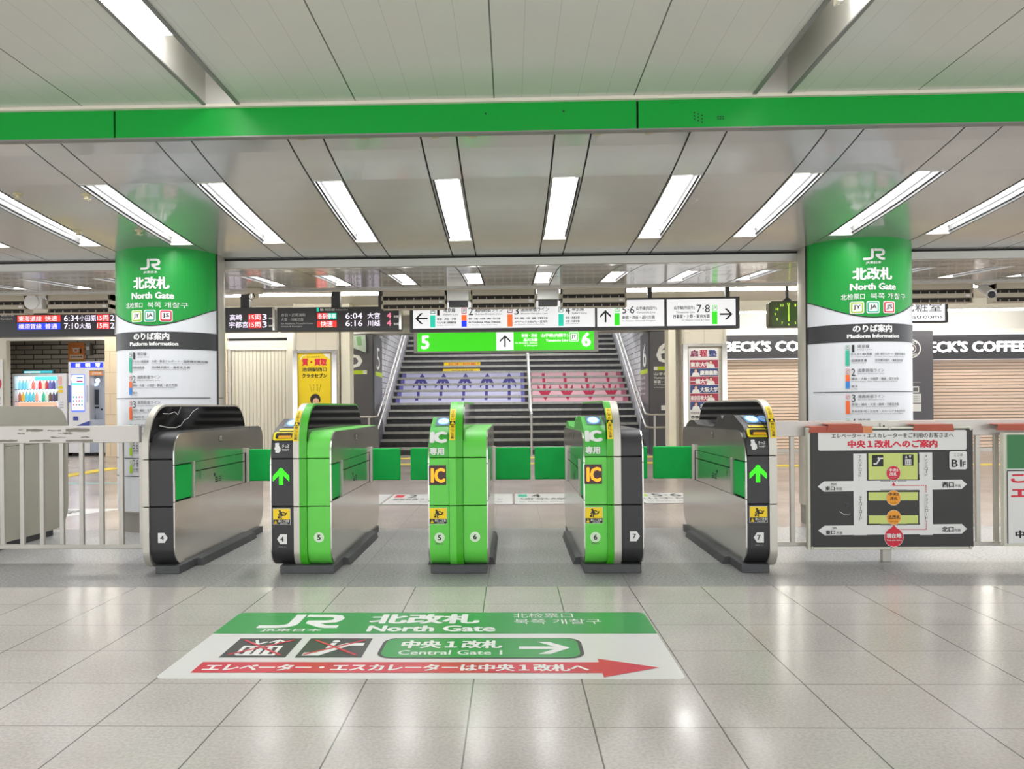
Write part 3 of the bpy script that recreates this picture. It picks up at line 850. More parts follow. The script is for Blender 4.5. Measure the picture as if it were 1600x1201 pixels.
# second reader of the last gate
# tall closed gate behind the barred fence
g = empty('ticket_gate', (-3.80, 5.9, 0), 'plain matt steel gate body behind the barred fence, rounded top', 'ticket gate')
pr = rprof(5.27, 6.56, .05, 1.035, .12, .26, .2, .18, 10)
MT = noisy(M('dull_steel', 'b3b0a2', .5, .25), 4, .06)
m = MB(); m.prism(clip(pr, 0, 1, .745), 'x', -3.95, -3.655, MT); m.prism(clip(pr, 0, -1, -.741), 'x', -3.95, -3.655, MT)
m.prism(shrink(pr, .012), 'x', -3.94, -3.665, SEAM); m.build('housing', g, bevel=.006)
MB().box(-3.92, -3.68, 5.33, 6.38, 0, .055, BASEM).build('base', g, bevel=.004)

# ================================================================== FENCES
RAIL = noisy(M('rail_steel', 'b9b5ad', .38, .5), 5, .06)
RES = M('glue_residue', '8f8a80', .8)
YR = 5.2
r = empty('barred_fence', (-3.8, YR, 0), 'low steel barred fence with wide scuffed top rail, ending at the number 4 gate', 'fence')
MB().box(-6.0, -2.415, YR - .02, YR + .02, .787, .898, M('rail_top', 'c7c2bc', .4, .4)).build('top_rail', r, bevel=.004)
MB().box(-6.0, -2.36, YR - .02, YR + .02, .098, .125, RAIL).build('bottom_rail', r, bevel=.003)
xb = [-2.543 - i * .1315 for i in range(26)]
for x in xb:
    MB().box(x - .014, x + .014, YR - .012, YR + .012, .12, .79, RAIL).build('bar', r, bevel=.003)
for x in (-5.9, -2.40):
    MB().box(x - .02, x + .02, YR - .02, YR + .02, 0 if x < -3 else .12, .79, RAIL).build('post', r, bevel=.003)
S = Sheet(lambda u, v, l: Vector((u, YR - .02 - l, v)), .0006)
for (x0, x1, z0, z1) in [(-3.35, -3.22, .798, .812), (-3.16, -3.05, .865, .880), (-3.14, -3.0, .798, .81), (-3.02, -2.93, .866, .872), (-2.92, -2.86, .850, .856), (-2.90, -2.74, .862, .882), (-2.95, -2.85, .845, .851), (-3.21, -3.18, .874, .88), (-3.22, -3.17, .848, .854), (-2.90, -2.72, .795, .811), (-2.8, -2.74, .822, .828), (-3.0, -2.90, .822, .828)]:
    n = 6; top = [(x1 - (x1 - x0) * i / n, z1 + random.uniform(-.003, .003)) for i in range(n + 1)]
    bot = [(x0 + (x1 - x0) * i / n, z0 + random.uniform(-.003, .003)) for i in range(n + 1)]
    S.poly(bot + top, RES, 1)
S.build('residue', r)

r = empty('barred_fence', (3.2, YR, 0), 'low steel fence carrying the map boards, starting at the number 7 gate', 'fence')
MB().box(1.60, 6.0, YR - .02, YR + .02, .795, .893, M('rail_top')).build('top_rail', r, bevel=.004)
MB().box(1.60, 6.0, YR - .02, YR + .02, .098, .125, RAIL).build('bottom_rail', r, bevel=.003)
for x in (1.665, 1.785, 2.945, 3.06, 3.3, 3.5, 3.7):
    MB().box(x - .014, x + .014, YR - .012, YR + .012, .12, .80, RAIL).build('bar', r, bevel=.003)
for x in (2.37, 4.3):
    MB().box(x - .028, x + .028, YR - .02, YR + .02, 0, .80, RAIL).build('post', r, bevel=.003)
m = MB(); m.box(2.33, 2.38, YR - .035, YR - .02, .80, .875, RAIL); m.box(2.345, 2.352, YR - .04, YR - .035, .81, .865, INK); m.build('clamp', r, smooth=False)
TAPE = noisy(M('tape_red_brown', 'b2533c', .5), 9, .08, bump=.2)
for x0, x1, dz, nm in ((1.85, 2.20, 0, 0), (1.96, 2.17, .014, 1), (2.49, 2.73, .008, 0), (3.0, 3.35, .006, 0)):
    m = MB(); yf = 5.078 - nm * .008
    m.prism([(x0, .822 + dz), (x1 + .01, .818 + dz), (x1, .862 + dz), (x0 + .01, .858 + dz)], 'y', yf, yf + .008, TAPE)
    m.box(x0 + .01, x1, yf + .008, YR - .022, .856 + dz, .861 + dz, TAPE); m.build('wrap_tape', r, bevel=.003)
MB().box(2.18, 2.24, 5.076, 5.084, .818, .86, M('tape_orange', 'd98a5a', .5)).build('wrap_tape', r, bevel=.002)

# ---- map board
DK = noisy(M('map_black', '2e2d2c', .45), 6, .08)
r = empty('map_board', (2.35, 5.13, .09), 'black route map board to the Central Gate hanging on the steel fence', 'sign')
YM = 5.09
MB().box(1.845, 2.852, YM, YM + .04, .092, .852, M('board_cream', 'd9d8c8', .5)).build('frame', r, bevel=.004)
# layout units: crop px (x 105..1215, y 178..958) over the black face
k = .000898
mp = front(1.860, .842, 105, 178, k, YM - .001, .000939)
S = Sheet(mp, .0009)
S.rect(105, 958, 1215, 178, DK, 0); bf_ = S.build('board_face', r)
S = Sheet(mp, .0009)
S.rrect(160, 318, 1172, 188, 12, STICKW, 1)
S.text('エレベーター・エスカレーターをご利用のお客さまへ', 252, 238, 1085, 204, INK, .02)
S.text('中央１改札へのご案内', 362, 303, 975, 250, RED, .06)
# streets
S.rect(400, 880, 490, 340, STICKW); S.rect(848, 880, 938, 335, STICKW)
S.poly([(155, 556), (198, 590), (1135, 578), (1172, 546), (1135, 515), (198, 522)], STICKW, 1)
S.poly([(155, 848), (200, 880), (1135, 872), (1170, 840), (1135, 808), (200, 816)], STICKW, 1)
LG = M('map_lime', 'cfdc7c', .5); OG = M('map_orange', 'f2a024', .5)
S.rect(503, 512, 838, 338, LG); S.rect(503, 650, 838, 596, LG); S.rect(503, 806, 838, 750, LG)
for a, b_ in ((488, 580), (762, 850)):
    for y in (516, 592, 808): S.rect(a, y + 3, b_, y - 4, INK, 2)
S.rect(840, 400, 850, 345, INK, 2); S.rect(840, 515, 850, 480, INK, 2)
for y in (521, 583, 812):
    for i in range(18): S.rect(584 + i * 10, y + 5, 589 + i * 10, y - 5, INKG, 2)
S.rect(528, 425, 604, 350, INK, 2); S.rect(735, 422, 810, 347, INK, 2)
S.stroke([(536, 408), (556, 408), (584, 372), (602, 372)], 9, STICKW, 3); S.disc(571, 371, 7, STICKW, 3); S.stroke([(570, 380), (566, 396)], 7, STICKW, 3)
S.rect(752, 418, 794, 380, STICKW, 3)
for i in range(3): S.disc(760 + i * 13, 390, 4, INK, 4); S.rect(757 + i * 13, 412, 763 + i * 13, 396, INK, 4)
S.poly([(752, 372), (768, 372), (760, 352)], STICKW, 3); S.poly([(778, 354), (794, 354), (786, 374)], STICKW, 3)
S.disc(671, 470, 49, STICKW, 3); S.disc(671, 470, 47, RED, 4); S.disc(671, 634, 50, STICKW, 3); S.disc(671, 634, 48, OG, 4); S.disc(672, 763, 50, STICKW, 3); S.disc(672, 763, 48, OG, 4)
S.text('中央1', 640, 462, 702, 438, STICKW, .03, 5); S.text('改札', 645, 488, 697, 464, STICKW, .03, 5); S.text('Central 1', 650, 504, 694, 497, STICKW, 0, 5)
S.text('中央2', 636, 620, 706, 598, INK, .03, 5); S.text('改札', 648, 650, 698, 626, INK, .03, 5); S.text('Central 2', 650, 670, 694, 663, INK, 0, 5)
S.text('北改札', 632, 775, 714, 748, INK, .03, 5); S.text('North Gate', 648, 793, 698, 785, INK, 0, 5)
S.disc(671, 893, 66, STICKW, 3); S.disc(671, 893, 63, RED, 4); S.poly([(640, 845), (702, 845), (671, 812)], RED, 4)
S.text('現在地', 620, 900, 722, 868, STICKW, .05, 5); S.text('You are here', 620, 918, 722, 906, STICKW, .02, 5)
S.poly([(660, 552), (684, 552), (672, 528)], RED, 3)
for i in range(18): S.rect(672 + i * 12.5, 556, 678 + i * 12.5, 550, RED, 3)
for i in range(24): S.rect(889, 560 + i * 12.2, 896, 554 + i * 12.2, RED, 2)
for i in range(15): S.rect(718 + i * 12, 845, 724 + i * 12, 839, RED, 3)
S.rect(884, 780, 906, 600, STICKW, 3); S.text('アップルロード', 886, 780, 904, 610, INK, 0, 4, vert=True)
S.text('アゼリアロード', 434, 498, 454, 350, INK, 0, 4, vert=True); S.text('オレンジロード', 884, 494, 904, 347, INK, 0, 4, vert=True)
S.text('チェリーロード', 434, 782, 454, 618, INK, 0, 4, vert=True)
S.text('西武', 244, 550, 284, 532, INK, 0); S.text('東口', 206, 583, 270, 554, INK, .03); S.text('方面', 278, 582, 320, 562, INK, .0)
S.text('JR', 250, 842, 284, 824, INK, 0); S.text('東口', 206, 875, 270, 846, INK, .03); S.text('方面', 278, 874, 320, 854, INK, .0)
S.text('西口', 1004, 568, 1082, 532, INK, .04); S.text('方面', 1088, 566, 1128, 546, INK, 0)
S.text('北口', 998, 860, 1078, 824, INK, .04); S.text('方面', 1082, 858, 1124, 838, INK, 0)
S.rrect(1052, 448, 1172, 328, 14, STICKW, 2); S.text('ここは', 1084, 360, 1142, 343, INK, 0, 4); S.text('B1', 1066, 432, 1136, 382, INK, .02, 4); S.text('F', 1140, 432, 1162, 396, INK, .02, 4)
S.stroke([(330, 655), (358, 675), (345, 700)], 3, INKG, 2); S.stroke([(300, 722), (330, 740), (375, 738)], 3, STICKW, 2)
S.build('lettering', bf_)
m = MB()
for x, z in ((1.865, .84), (2.35, .846), (2.842, .84), (1.868, .105), (2.36, .10), (2.838, .105)):
    m.lathe((x, YM - .004, z), [(.009, -.004), (.009, .004)], RAIL, 10, 'y')
m.build('screws', r)
r = empty('notice_board', (3.4, 5.13, .09), 'cream framed notice board with green heading beside the map board, cut by the view', 'sign')
MB().box(3.045, 3.95, YM, YM + .04, .11, .815, M('board_cream')).build('frame', r, bevel=.004)
S = Sheet(lambda u, v, l: Vector((u, YM - .001 - l, v)), .0009)
S.rect(3.062, .13, 3.93, .80, STICKW, 0); S.rect(3.064, .59, 3.928, .80, M('board_green', '2b7a3f', .4), 1); S.rect(3.064, .575, 3.928, .583, INK, 1); S.rect(3.062, .13, 3.068, .575, INK, 1)
S.text('この改札には', 3.085, .50, 3.75, .565, RED, .06); S.text('エレベーター・', 3.085, .41, 3.85, .475, RED, .06); S.text('中央改札をご利用ください', 3.11, .16, 3.9, .21, INK, .04)
S.build('board_face', r)

# ================================================================== FLOOR GRAPHICS
S = Sheet(lambda u, v, l: Vector((u, v, l)), .0006)
S.rrect(-1.335, 2.965, .632, 3.925, .035, M('floor_sticker_white', 'dcdcda', .3), 0)
FG = M('floor_sticker_green', '2f9a4c', .3); FR = M('floor_sticker_red', 'cf2440', .3)
S.poly([(-1.335, 3.559), (.632, 3.559), (.632, 3.89)] + arc(.597, 3.89, .035, 0, 90, 4)[1:] + arc(-1.30, 3.89, .035, 90, 180, 4), FG, 1)
jr_logo(S, -1.17, 3.648, -.80, 3.885, STICKW, 2, .2)
S.text('JR東日本', -1.135, 3.588, -.86, 3.636, STICKW, .03)
S.text('北改札', -.672, 3.722, -.154, 3.892, STICKW, .05)
S.text('North Gate', -.657, 3.590, -.078, 3.690, STICKW, .04)
S.text('北检票口', .003, 3.825, .286, 3.909, STICKW, 0); S.text('북쪽 개찰구', .006, 3.715, .41, 3.802, STICKW, 0)
PB = M('floor_sticker_black', '3a3a3c', .35)
for x0, kind in ((-1.185, 0), (-.877, 1)):
    S.rect(x0, 3.219, x0 + .27, 3.485, PB, 1)
    q = lambda a, b_: (x0 + a * .27, 3.219 + b_ * .266)
    if kind == 0:
        S.stroke([q(.22, .12), q(.22, .55), q(.78, .55), q(.78, .12), q(.22, .12)], .016, STICKW, 2)
        for a in (.36, .5, .64): S.disc(*q(a, .46), .012, STICKW, 2); S.rect(*q(a - .05, .14), *q(a + .05, .40), STICKW, 2)
        S.stroke([q(.3, .9), q(.38, .68)], .014, STICKW, 2); S.stroke([q(.22, .78), q(.38, .66), q(.50, .8)], .012, STICKW, 2)
        S.stroke([q(.66, .64), q(.66, .88)], .014, STICKW, 2); S.stroke([q(.54, .76), q(.66, .90), q(.80, .78)], .012, STICKW, 2)
    else:
        S.stroke([q(.08, .16), q(.3, .16), q(.66, .66), q(.92, .66)], .04, STICKW, 2); S.disc(*q(.45, .82), .016, STICKW, 2); S.stroke([q(.44, .74), q(.40, .45)], .024, STICKW, 2)
    S.stroke([q(.1, .9), q(.9, .1)], .014, FR, 3); S.stroke([q(.1, .12), q(.9, .9)], .014, FR, 3)
S.rrect(-.552, 3.206, .288, 3.492, .07, PB, 1); S.rrect(-.538, 3.216, .272, 3.484, .06, FG, 2)
S.text('中央１改札', -.469, 3.338, -.045, 3.449, STICKW, .05, 3); S.text('Central Gate 1', -.468, 3.250, -.044, 3.310, STICKW, .02, 3)
arrow_side(S, .025, .236, 3.345, .085, .036, STICKW, 3)
S.poly([(-1.225, 3.032), (.334, 3.032), (.334, 2.985), (.556, 3.096), (.334, 3.206), (.334, 3.160), (-1.225, 3.160)], FR, 1)
S.text('エレベーター・エスカレーターは中央１改札へ', -1.195, 3.050, .288, 3.134, STICKW, .05, 2)
S.build('floor_sticker', label='large white and green direction sticker on the pale floor tiles in front of the gates', cat='floor sign')

S = Sheet(lambda u, v, l: Vector((u, v, l)), .0008)
FW = M('floor_sticker_white')
xs_ = [-2.05, -1.36, -.66, .02, .72, 1.36, 2.0, 2.7]
for i, (a, b_) in enumerate(zip(xs_, xs_[1:])):
    S.rect(a + .012, 8.30, b_ - .012, 9.28, FW, 0)
    c_, num = [(TEAL, '1'), (RED, '2'), (RED, '3'), (TEAL, '4'), (LIME, '5·6'), (LIME, '5·6'), (LIME, '7·8')][i]
    S.rect(a + .05, 8.95, a + .15, 9.20, c_, 1)
    S.text(num, a + .2, 8.92, a + (.3 if len(num) == 1 else .52), 9.22, INK, .02, 1)
    S.text(['埼京線', '湘南新宿ライン', '湘南新宿ライン', '埼京線', '山手線', '山手線', '山手線'][i], a + .06, 8.66, a + .56, 8.84, INK, .0, 1)
    S.text('for Shinjuku, Shibuya', a + .06, 8.44, a + .56, 8.54, INKG, 0, 1)
S.rect(-2.05, 8.27, 2.7, 8.30, INK, 0)
S.build('floor_sticker', label='long white strip of platform directions on the floor beyond the gates', cat='floor sign')
S = Sheet(lambda u, v, l: Vector((u, v, l)), .0008)
S.poly([(-5.6, 7.5), (-4.35, 7.14), (-3.9, 8.07), (-5.2, 8.1)], FW, 0); S.rect(-5.2, 7.3, -4.45, 7.46, M('floor_orange', 'eea24c', .4), 1)
S.text('丸ノ内線', -5.1, 7.65, -4.25, 7.95, INKG, .02, 1)
S.build('floor_sticker', label='white slanted floor sticker with orange band behind the barred fence', cat='floor sign')
S = Sheet(lambda u, v, l: Vector((u, v, l)), .0008)
S.rect(-8.5, 10.8, -4.8, 10.98, M('floor_cyan', '9fd4d2', .4), 0)
S.build('floor_sticker', label='pale turquoise line across the floor behind the barred fence', cat='floor sign')
TAC = noisy(M('tactile_yellow', 'ecd21c', .5), 30, .06)
def tactile(pts, label):
    m = MB(); m.prism(pts, 'z', 0.0005, .006, TAC); m.build('tactile_paving', label=label, cat='tactile paving', smooth=False)
tactile([(-2.2, 14.0), (4.0, 14.0), (4.0, 14.3), (-2.2, 14.3)], 'yellow tactile strip seen through the flap gaps, nearer of the two before the stairs')
tactile([(-2.8, 15.6), (2.8, 15.6), (2.8, 15.9), (-2.8, 15.9)], 'yellow tactile strip at the foot of the stairs')
tactile([(-6.95, 10.8), (-6.65, 10.8), (-6.65, 13.45), (-4.4, 13.45), (-4.4, 13.75), (-6.95, 13.75)], 'yellow tactile line turning a corner on the floor in front of the vending machine')
tactile([(4.0, 13.1), (10.5, 13.1), (10.5, 13.4), (4.0, 13.4)], 'yellow tactile line in front of the coffee shop shutters')

# ================================================================== FAR WALL
WCR = noisy(M('wall_cream', 'cdc8bb', .5), 1.5, .03)
WBE = brick(M('wall_beige_tile', 'dcc9ac', .4), 'b8a68a', .9, .45, .006)
WWH = noisy(M('wall_white', 'cfccc6', .5), 1.5, .02)
m = MB()
m.box(XL, -10.80, 17.0, 17.15, 0, 2.9, WCR)
m.box(-10.80, -8.66, 17.0, 17.15, 2.50, 2.9, M('lintel_grey', 'c9c6be', .4))
m.box(-8.66, -6.02, 17.0, 17.15, 0, 2.9, WBE)
m.box(-6.02, -4.58, 17.0, 17.15, 2.50, 2.9, WWH)
m.box(-4.58, -3.34, 17.0, 17.15, 0, 2.9, WCR)
m.box(3.34, 4.3, 17.0, 17.15, 0, 2.9, WCR)
m.box(4.3, XR, 17.0, 17.15, 2.52, 2.9, WWH)
m.box(4.3, XR, 16.9, 17.0, 2.44, 2.52, M('cornice', 'dedbd2', .4))
m.box(8.3, 8.45, 17.0, 17.15, 0, 2.52, WCR)
m.build('wall_back', kind='structure', smooth=False)
# alcove of the vending machines
BRK = brick(M('brown_brick', 'b5ac9f', .5), '4a443d', .42, .11, .012, c2='c4bbaf')
m = MB(); m.box(-12.3, -8.5, 18.55, 18.65, 0, 2.9, BRK); m.build('wall_alcove', kind='structure', smooth=False)
m = MB(); m.box(-12.3, -12.2, 17.15, 18.55, 0, 2.9, WCR); m.box(-8.62, -8.52, 17.15, 18.55, 0, 2.9, WBE); m.build('wall_alcove_side', kind='structure', smooth=False)
m = MB(); m.box(-12.2, -8.62, 17.15, 18.55, 2.62, 2.66, WCR); m.build('ceiling_alcove', kind='structure', smooth=False)

# shutters
def shutter(x0, x1, z1, label, vertical, c, group=None):
    r = empty('roller_shutter', ((x0 + x1) / 2, 17.05, 0), label, 'shutter')
    mt = M('shutter_' + c, c, .45)
    m = MB(); n = int(((x1 - x0) if vertical else z1) / (.075 if vertical else .066)); 
    for i in range(n):
        if vertical:
            a = x0 + (x1 - x0) * i / n; b_ = x0 + (x1 - x0) * (i + 1) / n
            m.add([(a, 17.06, 0), (a + .012, 17.045, 0), (b_ - .012, 17.045, 0), (b_, 17.06, 0), (a, 17.06, z1), (a + .012, 17.045, z1), (b_ - .012, 17.045, z1), (b_, 17.06, z1)],
                  [(0, 1, 5, 4), (1, 2, 6, 5), (2, 3, 7, 6)], mt)
            m.box(a - .003, a + .003, 17.05, 17.058, 0, z1, M('shutter_line_v', 'b9b3a4', .6))
        else:
            a = z1 * i / n; b_ = z1 * (i + 1) / n
            m.add([(x0, 17.06, a), (x0, 17.04, a + .014), (x0, 17.045, b_ - .008), (x0, 17.06, b_), (x1, 17.06, a), (x1, 17.04, a + .014), (x1, 17.045, b_ - .008), (x1, 17.06, b_)],
                  [(0, 1, 5, 4), (1, 2, 6, 5), (2, 3, 7, 6)], mt)
            m.box(x0, x1, 17.05, 17.056, a - .005, a + .005, M('shutter_line', '857766', .6))
    m.build('curtain', r, smooth=False)
    m = MB(); m.box(x0 - .05, x0, 17.0, 17.07, 0, z1, RAIL); m.box(x1, x1 + .05, 17.0, 17.07, 0, z1, RAIL); m.build('guide_rail', r, smooth=False)
    if not vertical: MB().box(x0, x1, 17.02, 17.05, .0, .07, RAIL).build('bottom_bar', r, smooth=False)
    return r
r = shutter(-5.95, -4.63, 2.26, 'closed cream shutter with vertical ribs beside the yellow poster pillar', True, 'd9d5c8')
MB().box(-6.02, -4.58, 16.96, 17.05, 2.27, 2.44, M('shutter_box_grey', 'd2cfc6', .4, .2)).build('shutter_box', r, bevel=.004)
MB().box(-5.98, -4.62, 17.0, 17.06, 2.44, 2.50, SEAM).build('gap', r, smooth=False)
shutter(4.35, 8.25, 1.95, 'closed peach slatted shop shutter between the poster pillar and the black logo panel', False, 'e9d0bc')
shutter(8.5, 12.6, 1.90, 'closed peach slatted shop shutter beyond the black logo panel', False, 'e8cebb')
SBK = M('shop_sign_black', '353439', .4)
r = empty('shop_sign', (6.3, 16.9, 1.95), 'black coffee shop sign with thick white letters, beside the clock and behind the column', 'sign')
MB().box(4.32, 8.28, 16.88, 16.99, 1.955, 2.44, SBK).build('board', r, bevel=.004)
S = Sheet(lambda u, v, l: Vector((u, 16.88 - l, v)), .003)
SL = E_('shop_white', 'ffffff', .95)
S.text("BECK'S COFFEE", 4.42, 2.095, 6.58, 2.315, SL, .055); S.build('lettering', r)
r = empty('shop_sign', (10.5, 16.9, 1.9), 'black coffee shop sign with thick white letters above the last shutter', 'sign')
MB().box(8.45, 12.7, 16.88, 16.99, 1.90, 2.40, SBK).build('board', r, bevel=.004)
S = Sheet(lambda u, v, l: Vector((u, 16.88 - l, v)), .003)
S.text("BECK'S COFFEE", 8.42, 2.04, 10.58, 2.27, SL, .055); S.build('lettering', r)
r = empty('logo_panel', (8.47, 16.6, 0), 'tall charcoal shop panel with a round white emblem, beside the white column sign', 'sign')
MB().box(8.02, 8.52, 16.55, 16.85, 0, 2.46, M('panel_charcoal', '56545a', .4)).build('panel', r, bevel=.006)
S = Sheet(front(8.02, 2.45, 1422, 513, .01312, 16.548), .003)
S.ring(1427, 539.5, 14.5, 12.8, STICKW, 1); S.ring(1427, 539.5, 7.2, 6.2, STICKW, 1); S.disc(1427, 539.5, 4, STICKW, 1); S.text('COFFEE', 1418, 551, 1436, 547.5, STICKW, .03); S.text("BECK'S", 1418, 532, 1436, 528, STICKW, .03)
S.text('ベックスコーヒー', 1428, 592.5, 1441, 590, STICKW, 0); S.rect(1427.5, 607, 1438, 597.5, STICKW, 1); S.rect(1429, 605.5, 1436.5, 599.5, INKG, 2); S.rect(1427, 623, 1441, 609, STICKW, 1); S.rect(1427, 636, 1441, 624.5, STICKW, 1)
for i in range(3): S.text('営業時間 7:00', 1429, 614 + i * 3.2, 1439, 612 + i * 3.2, INKG, 0)
S.build('lettering', r)

# wall notices, far end
r = empty('wall_notice', (-11.4, 16.98, .9), 'white wall notice with a red ring at the edge of the picture', 'sign')
MB().box(-12.6, -10.86, 16.96, 16.99, .9, 2.1, STICKW).build('board', r, smooth=False)
S = Sheet(lambda u, v, l: Vector((u, 16.96 - l, v)), .003)
S.ring(-11.08, 1.58, .20, .15, RED, 1); S.text('注意', -11.1, 1.92, -10.93, 2.02, INKG, .03); S.text('構内禁煙', -11.3, 1.24, -10.9, 1.3, INKG); S.rect(-11.2, 1.15, -10.9, 1.16, INKG, 1)
S.build('lettering', r)

# ---- vending machine
VM = M('machine_white', 'e8e8ee', .35)
kx, kz = .01382 * 17.4 / 17, .01363 * 17.4 / 17
def VF(Y=17.4): return front(-9.49 * Y / 17, 1 + .792 * Y / 17, 105, 583, .01382 * Y / 17, Y, .01363 * Y / 17)
f = VF()
P = lambda px, py, Y=17.4: VF(Y)(px, py, 0)
r = empty('vending_machine', (P(62, 600).x, 17.8, 0), 'white drinks vending machine with lit shelves of bottles in the brick alcove', 'vending machine')
a, b_ = P(19.5, 583), P(105, 711)
m = MB(); zt = a.z
m.box(a.x, b_.x, 17.55, 18.25, .06, zt, VM); m.box(a.x, P(23, 0).x, 17.4, 17.55, .06, zt, VM); m.box(P(91, 0).x, b_.x, 17.4, 17.55, .06, zt, VM)
m.box(P(23, 0).x, P(91, 0).x, 17.4, 17.55, P(0, 587).z, zt, VM); m.box(P(23, 0).x, P(91, 0).x, 17.4, 17.55, .06, P(0, 641).z, VM)
m.build('cabinet', r, bevel=.006)
MB().box(a.x + .03, b_.x - .03, 17.45, 18.2, 0, .06, SEAM).build('plinth', r, smooth=False)
S = Sheet(VF(17.545), .002)
S.rect(23.4, 640.5, 90.6, 587.3, E_('vend_back', 'd9f2fa', 1.0), 0)
S.rect(55, 594, 90, 588, E_('vend_cyan', '4fd2e6', 1.0), 1); S.rect(24, 594, 54, 588, E_('vend_pale', 'e9fbff', 1.0), 1)
S.rect(26, 634, 90, 628, E_('vend_red', 'f29a80', .95), 1)
S.build('lit_back', r)
m = MB()
for y in (607, 626):
    z = P(0, y).z; m.box(P(23, 0).x, P(91, 0).x, 17.42, 17.55, z - .012, z, WHITE)
m.build('shelf', r, smooth=False)
S = Sheet(VF(17.418), .002)
for y in (607, 626):
    for i in range(14): S.rect(24 + i * 4.7, y + 1.4, 26.4 + i * 4.7, y + .1, M('button_navy', '2b3c7a', .4), 1)
S.build('buttons', r)
S = Sheet(VF(17.398), .002)
S.rrect(92.5, 601, 98, 588, 1.5, M('vend_pink', 'efb7b5', .4), 1); S.disc(95.6, 605, 4.2, YEL, 1, 2.3); S.disc(95.6, 611, 4.2, YEL, 1, 2.6)
S.disc(95, 652, 5.5, M('vend_brown', '3b241d', .4), 1, 4.2); S.stroke([(91.5, 654), (95, 651), (99, 649.5)], .9, STICKW, 2)
for i in range(3): S.rect(94, 629 + i * 4, 100, 627.6 + i * 4, M('vend_grey', 'b9bac6', .5), 1)
S.rect(86, 640, 90.5, 634, M('vend_magenta', 'd8577a', .5), 1); S.rect(80, 639, 84.5, 636, M('vend_navy', '3b4b86', .5), 1)
S.rect(30, 690, 90, 672, M('vend_grey2', '9a9ba5', .4), 1)
S.build('front_print', r)
r2 = empty('header_sign', P(57, 582, 17.5), 'teal lit header sign on top of the drinks machine', 'sign')
m = MB(); q0, q1 = P(34, 587.5, 17.36), P(83.5, 578.5, 17.36); m.box(q0.x, q1.x, 17.40, 17.46, zt + .002, q1.z + .02, M('header_dark', '20505c', .4)); m.build('housing', r2, bevel=.004)
S = Sheet(lambda u, v, l: Vector((u, 17.40 - l, v)), .002)
S.rect(q0.x + .03, zt + .01, q1.x - .03, q1.z, E_('header_teal', '2f9fae', .9), 1); S.rect(q0.x + .05, zt + .02, q0.x + .4, zt + .045, E_('header_pale', 'd8f4f4', .9), 2); S.build('lit_face', r2)
# drinks
cols = ['8ed6e8', '7ccbe3', '8bd8ef', 'e9eef2', 'e37f72', 'dcdfe8', 'cf3c45', 'efd9c0', 'b8434e', '6f6fb4', '4b4b8e', 'a6b7c9']
cols2 = ['b06a5c', 'e0b44c', '6fc3d8', '64bdd6', '69c4cc', 'e6a08a', 'dfe6ea', '3fae8e', 'cfd6c8', '6a5140', '5b4a6a', '3a3f46']
B0 = None
for row, (y, cs) in enumerate(((607, cols), (626, cols2))):
    for i, c_ in enumerate(cs):
        x = P(27.5 + i * 5.35, 0).x; z = P(0, y).z + .0005; h = .20 if row == 0 else .205
        m = MB(); rr = .034
        m.lathe((x, 17.49, z), [(rr * .9, 0), (rr, .006), (rr, h * .62), (rr * .55, h * .82), (rr * .42, h * .86), (rr * .42, h)], M('drink_' + c_, c_, .3, emit=.25), 10)  # bottles get a faint glow of their own in place of cabinet light
        m.lathe((x, 17.49, z + h * .9), [(rr * .5, 0), (rr * .5, h * .12)], STICKW, 8)
        o = m.build('drink_bottle', label='small drink bottle standing on a lit shelf inside the vending machine', cat='bottle', group='drinks in the vending machine')
# ---- photo booth
r = empty('photo_booth', (P(136, 600).x, 17.85, 0), 'white and blue ID photo booth machine beside the vending machine', 'photo booth')
a, b_ = P(107, 565), P(165, 711)
MB().box(a.x + .01, P(141, 0).x, 17.4, 18.3, .07, P(0, 565).z, VM).build('cabinet', r, bevel=.006)
m = MB(); m.box(P(141, 0).x + .003, b_.x, 17.62, 18.3, .07, P(0, 579).z, M('booth_grey', 'a9b2c4', .35)); m.box(P(141, 0).x + .003, b_.x, 17.4, 18.3, P(0, 579).z + .002, P(0, 565).z, VM)
m.box(b_.x - .04, b_.x, 17.4, 17.62, .07, P(0, 579).z, M('booth_grey')); m.box(P(141, 0).x + .003, b_.x, 17.42, 17.62, .07, P(0, 656).z, M('booth_grey')); m.build('booth_recess', r, smooth=False)
MB().box(a.x + .05, b_.x - .03, 17.45, 18.2, 0, .07, SEAM).build('plinth', r, smooth=False)
S = Sheet(VF(17.398), .002)
S.rect(112, 574.5, 162, 566.5, E_('booth_blue', '1d2fe0', 1.0), 1)
for i, ch in enumerate('証明写真'[:3]): S.text(ch, 119.5 + i * 15.5, 573.5, 127 + i * 15.5, 567.7, E_('booth_white', 'ffffff', 1.1), .04)
S.rrect(112.5, 644, 133.5, 584.5, 2, E_('booth_frame', '5a6ee0', .8), 1); S.rrect(113.5, 641, 132.5, 586, 1.5, E_('booth_lit', 'eaf2ff', 1.05), 2)
S.rect(113.5, 602, 132.5, 598, E_('booth_cyan', '63d2e6', 1.0), 3); S.disc(116, 592, 4, E_('booth_pink', 'f2b6d0', 1.0), 3); S.rect(121, 591, 131, 589, BLUEP, 3); S.rect(121, 597, 131, 594.5, M('booth_mag', 'c0569a', .5), 3); S.rect(119, 614, 131, 611, E_('booth_yel', 'f6e3a0', 1.0), 3)
for i in range(4):
    for j in range(3): S.rect(115 + i * 4.4, 622 + j * 6, 117.4 + i * 4.4, 619 + j * 6, [TEAL, BLUEP, ORANGE, M('booth_mag')][(i + j) % 4], 3)
S.rect(115, 657, 123, 651, M('booth_navy', '3040a0', .4), 1); S.poly([(118, 666), (141, 666), (141, 657.5)], M('booth_navy'), 1)
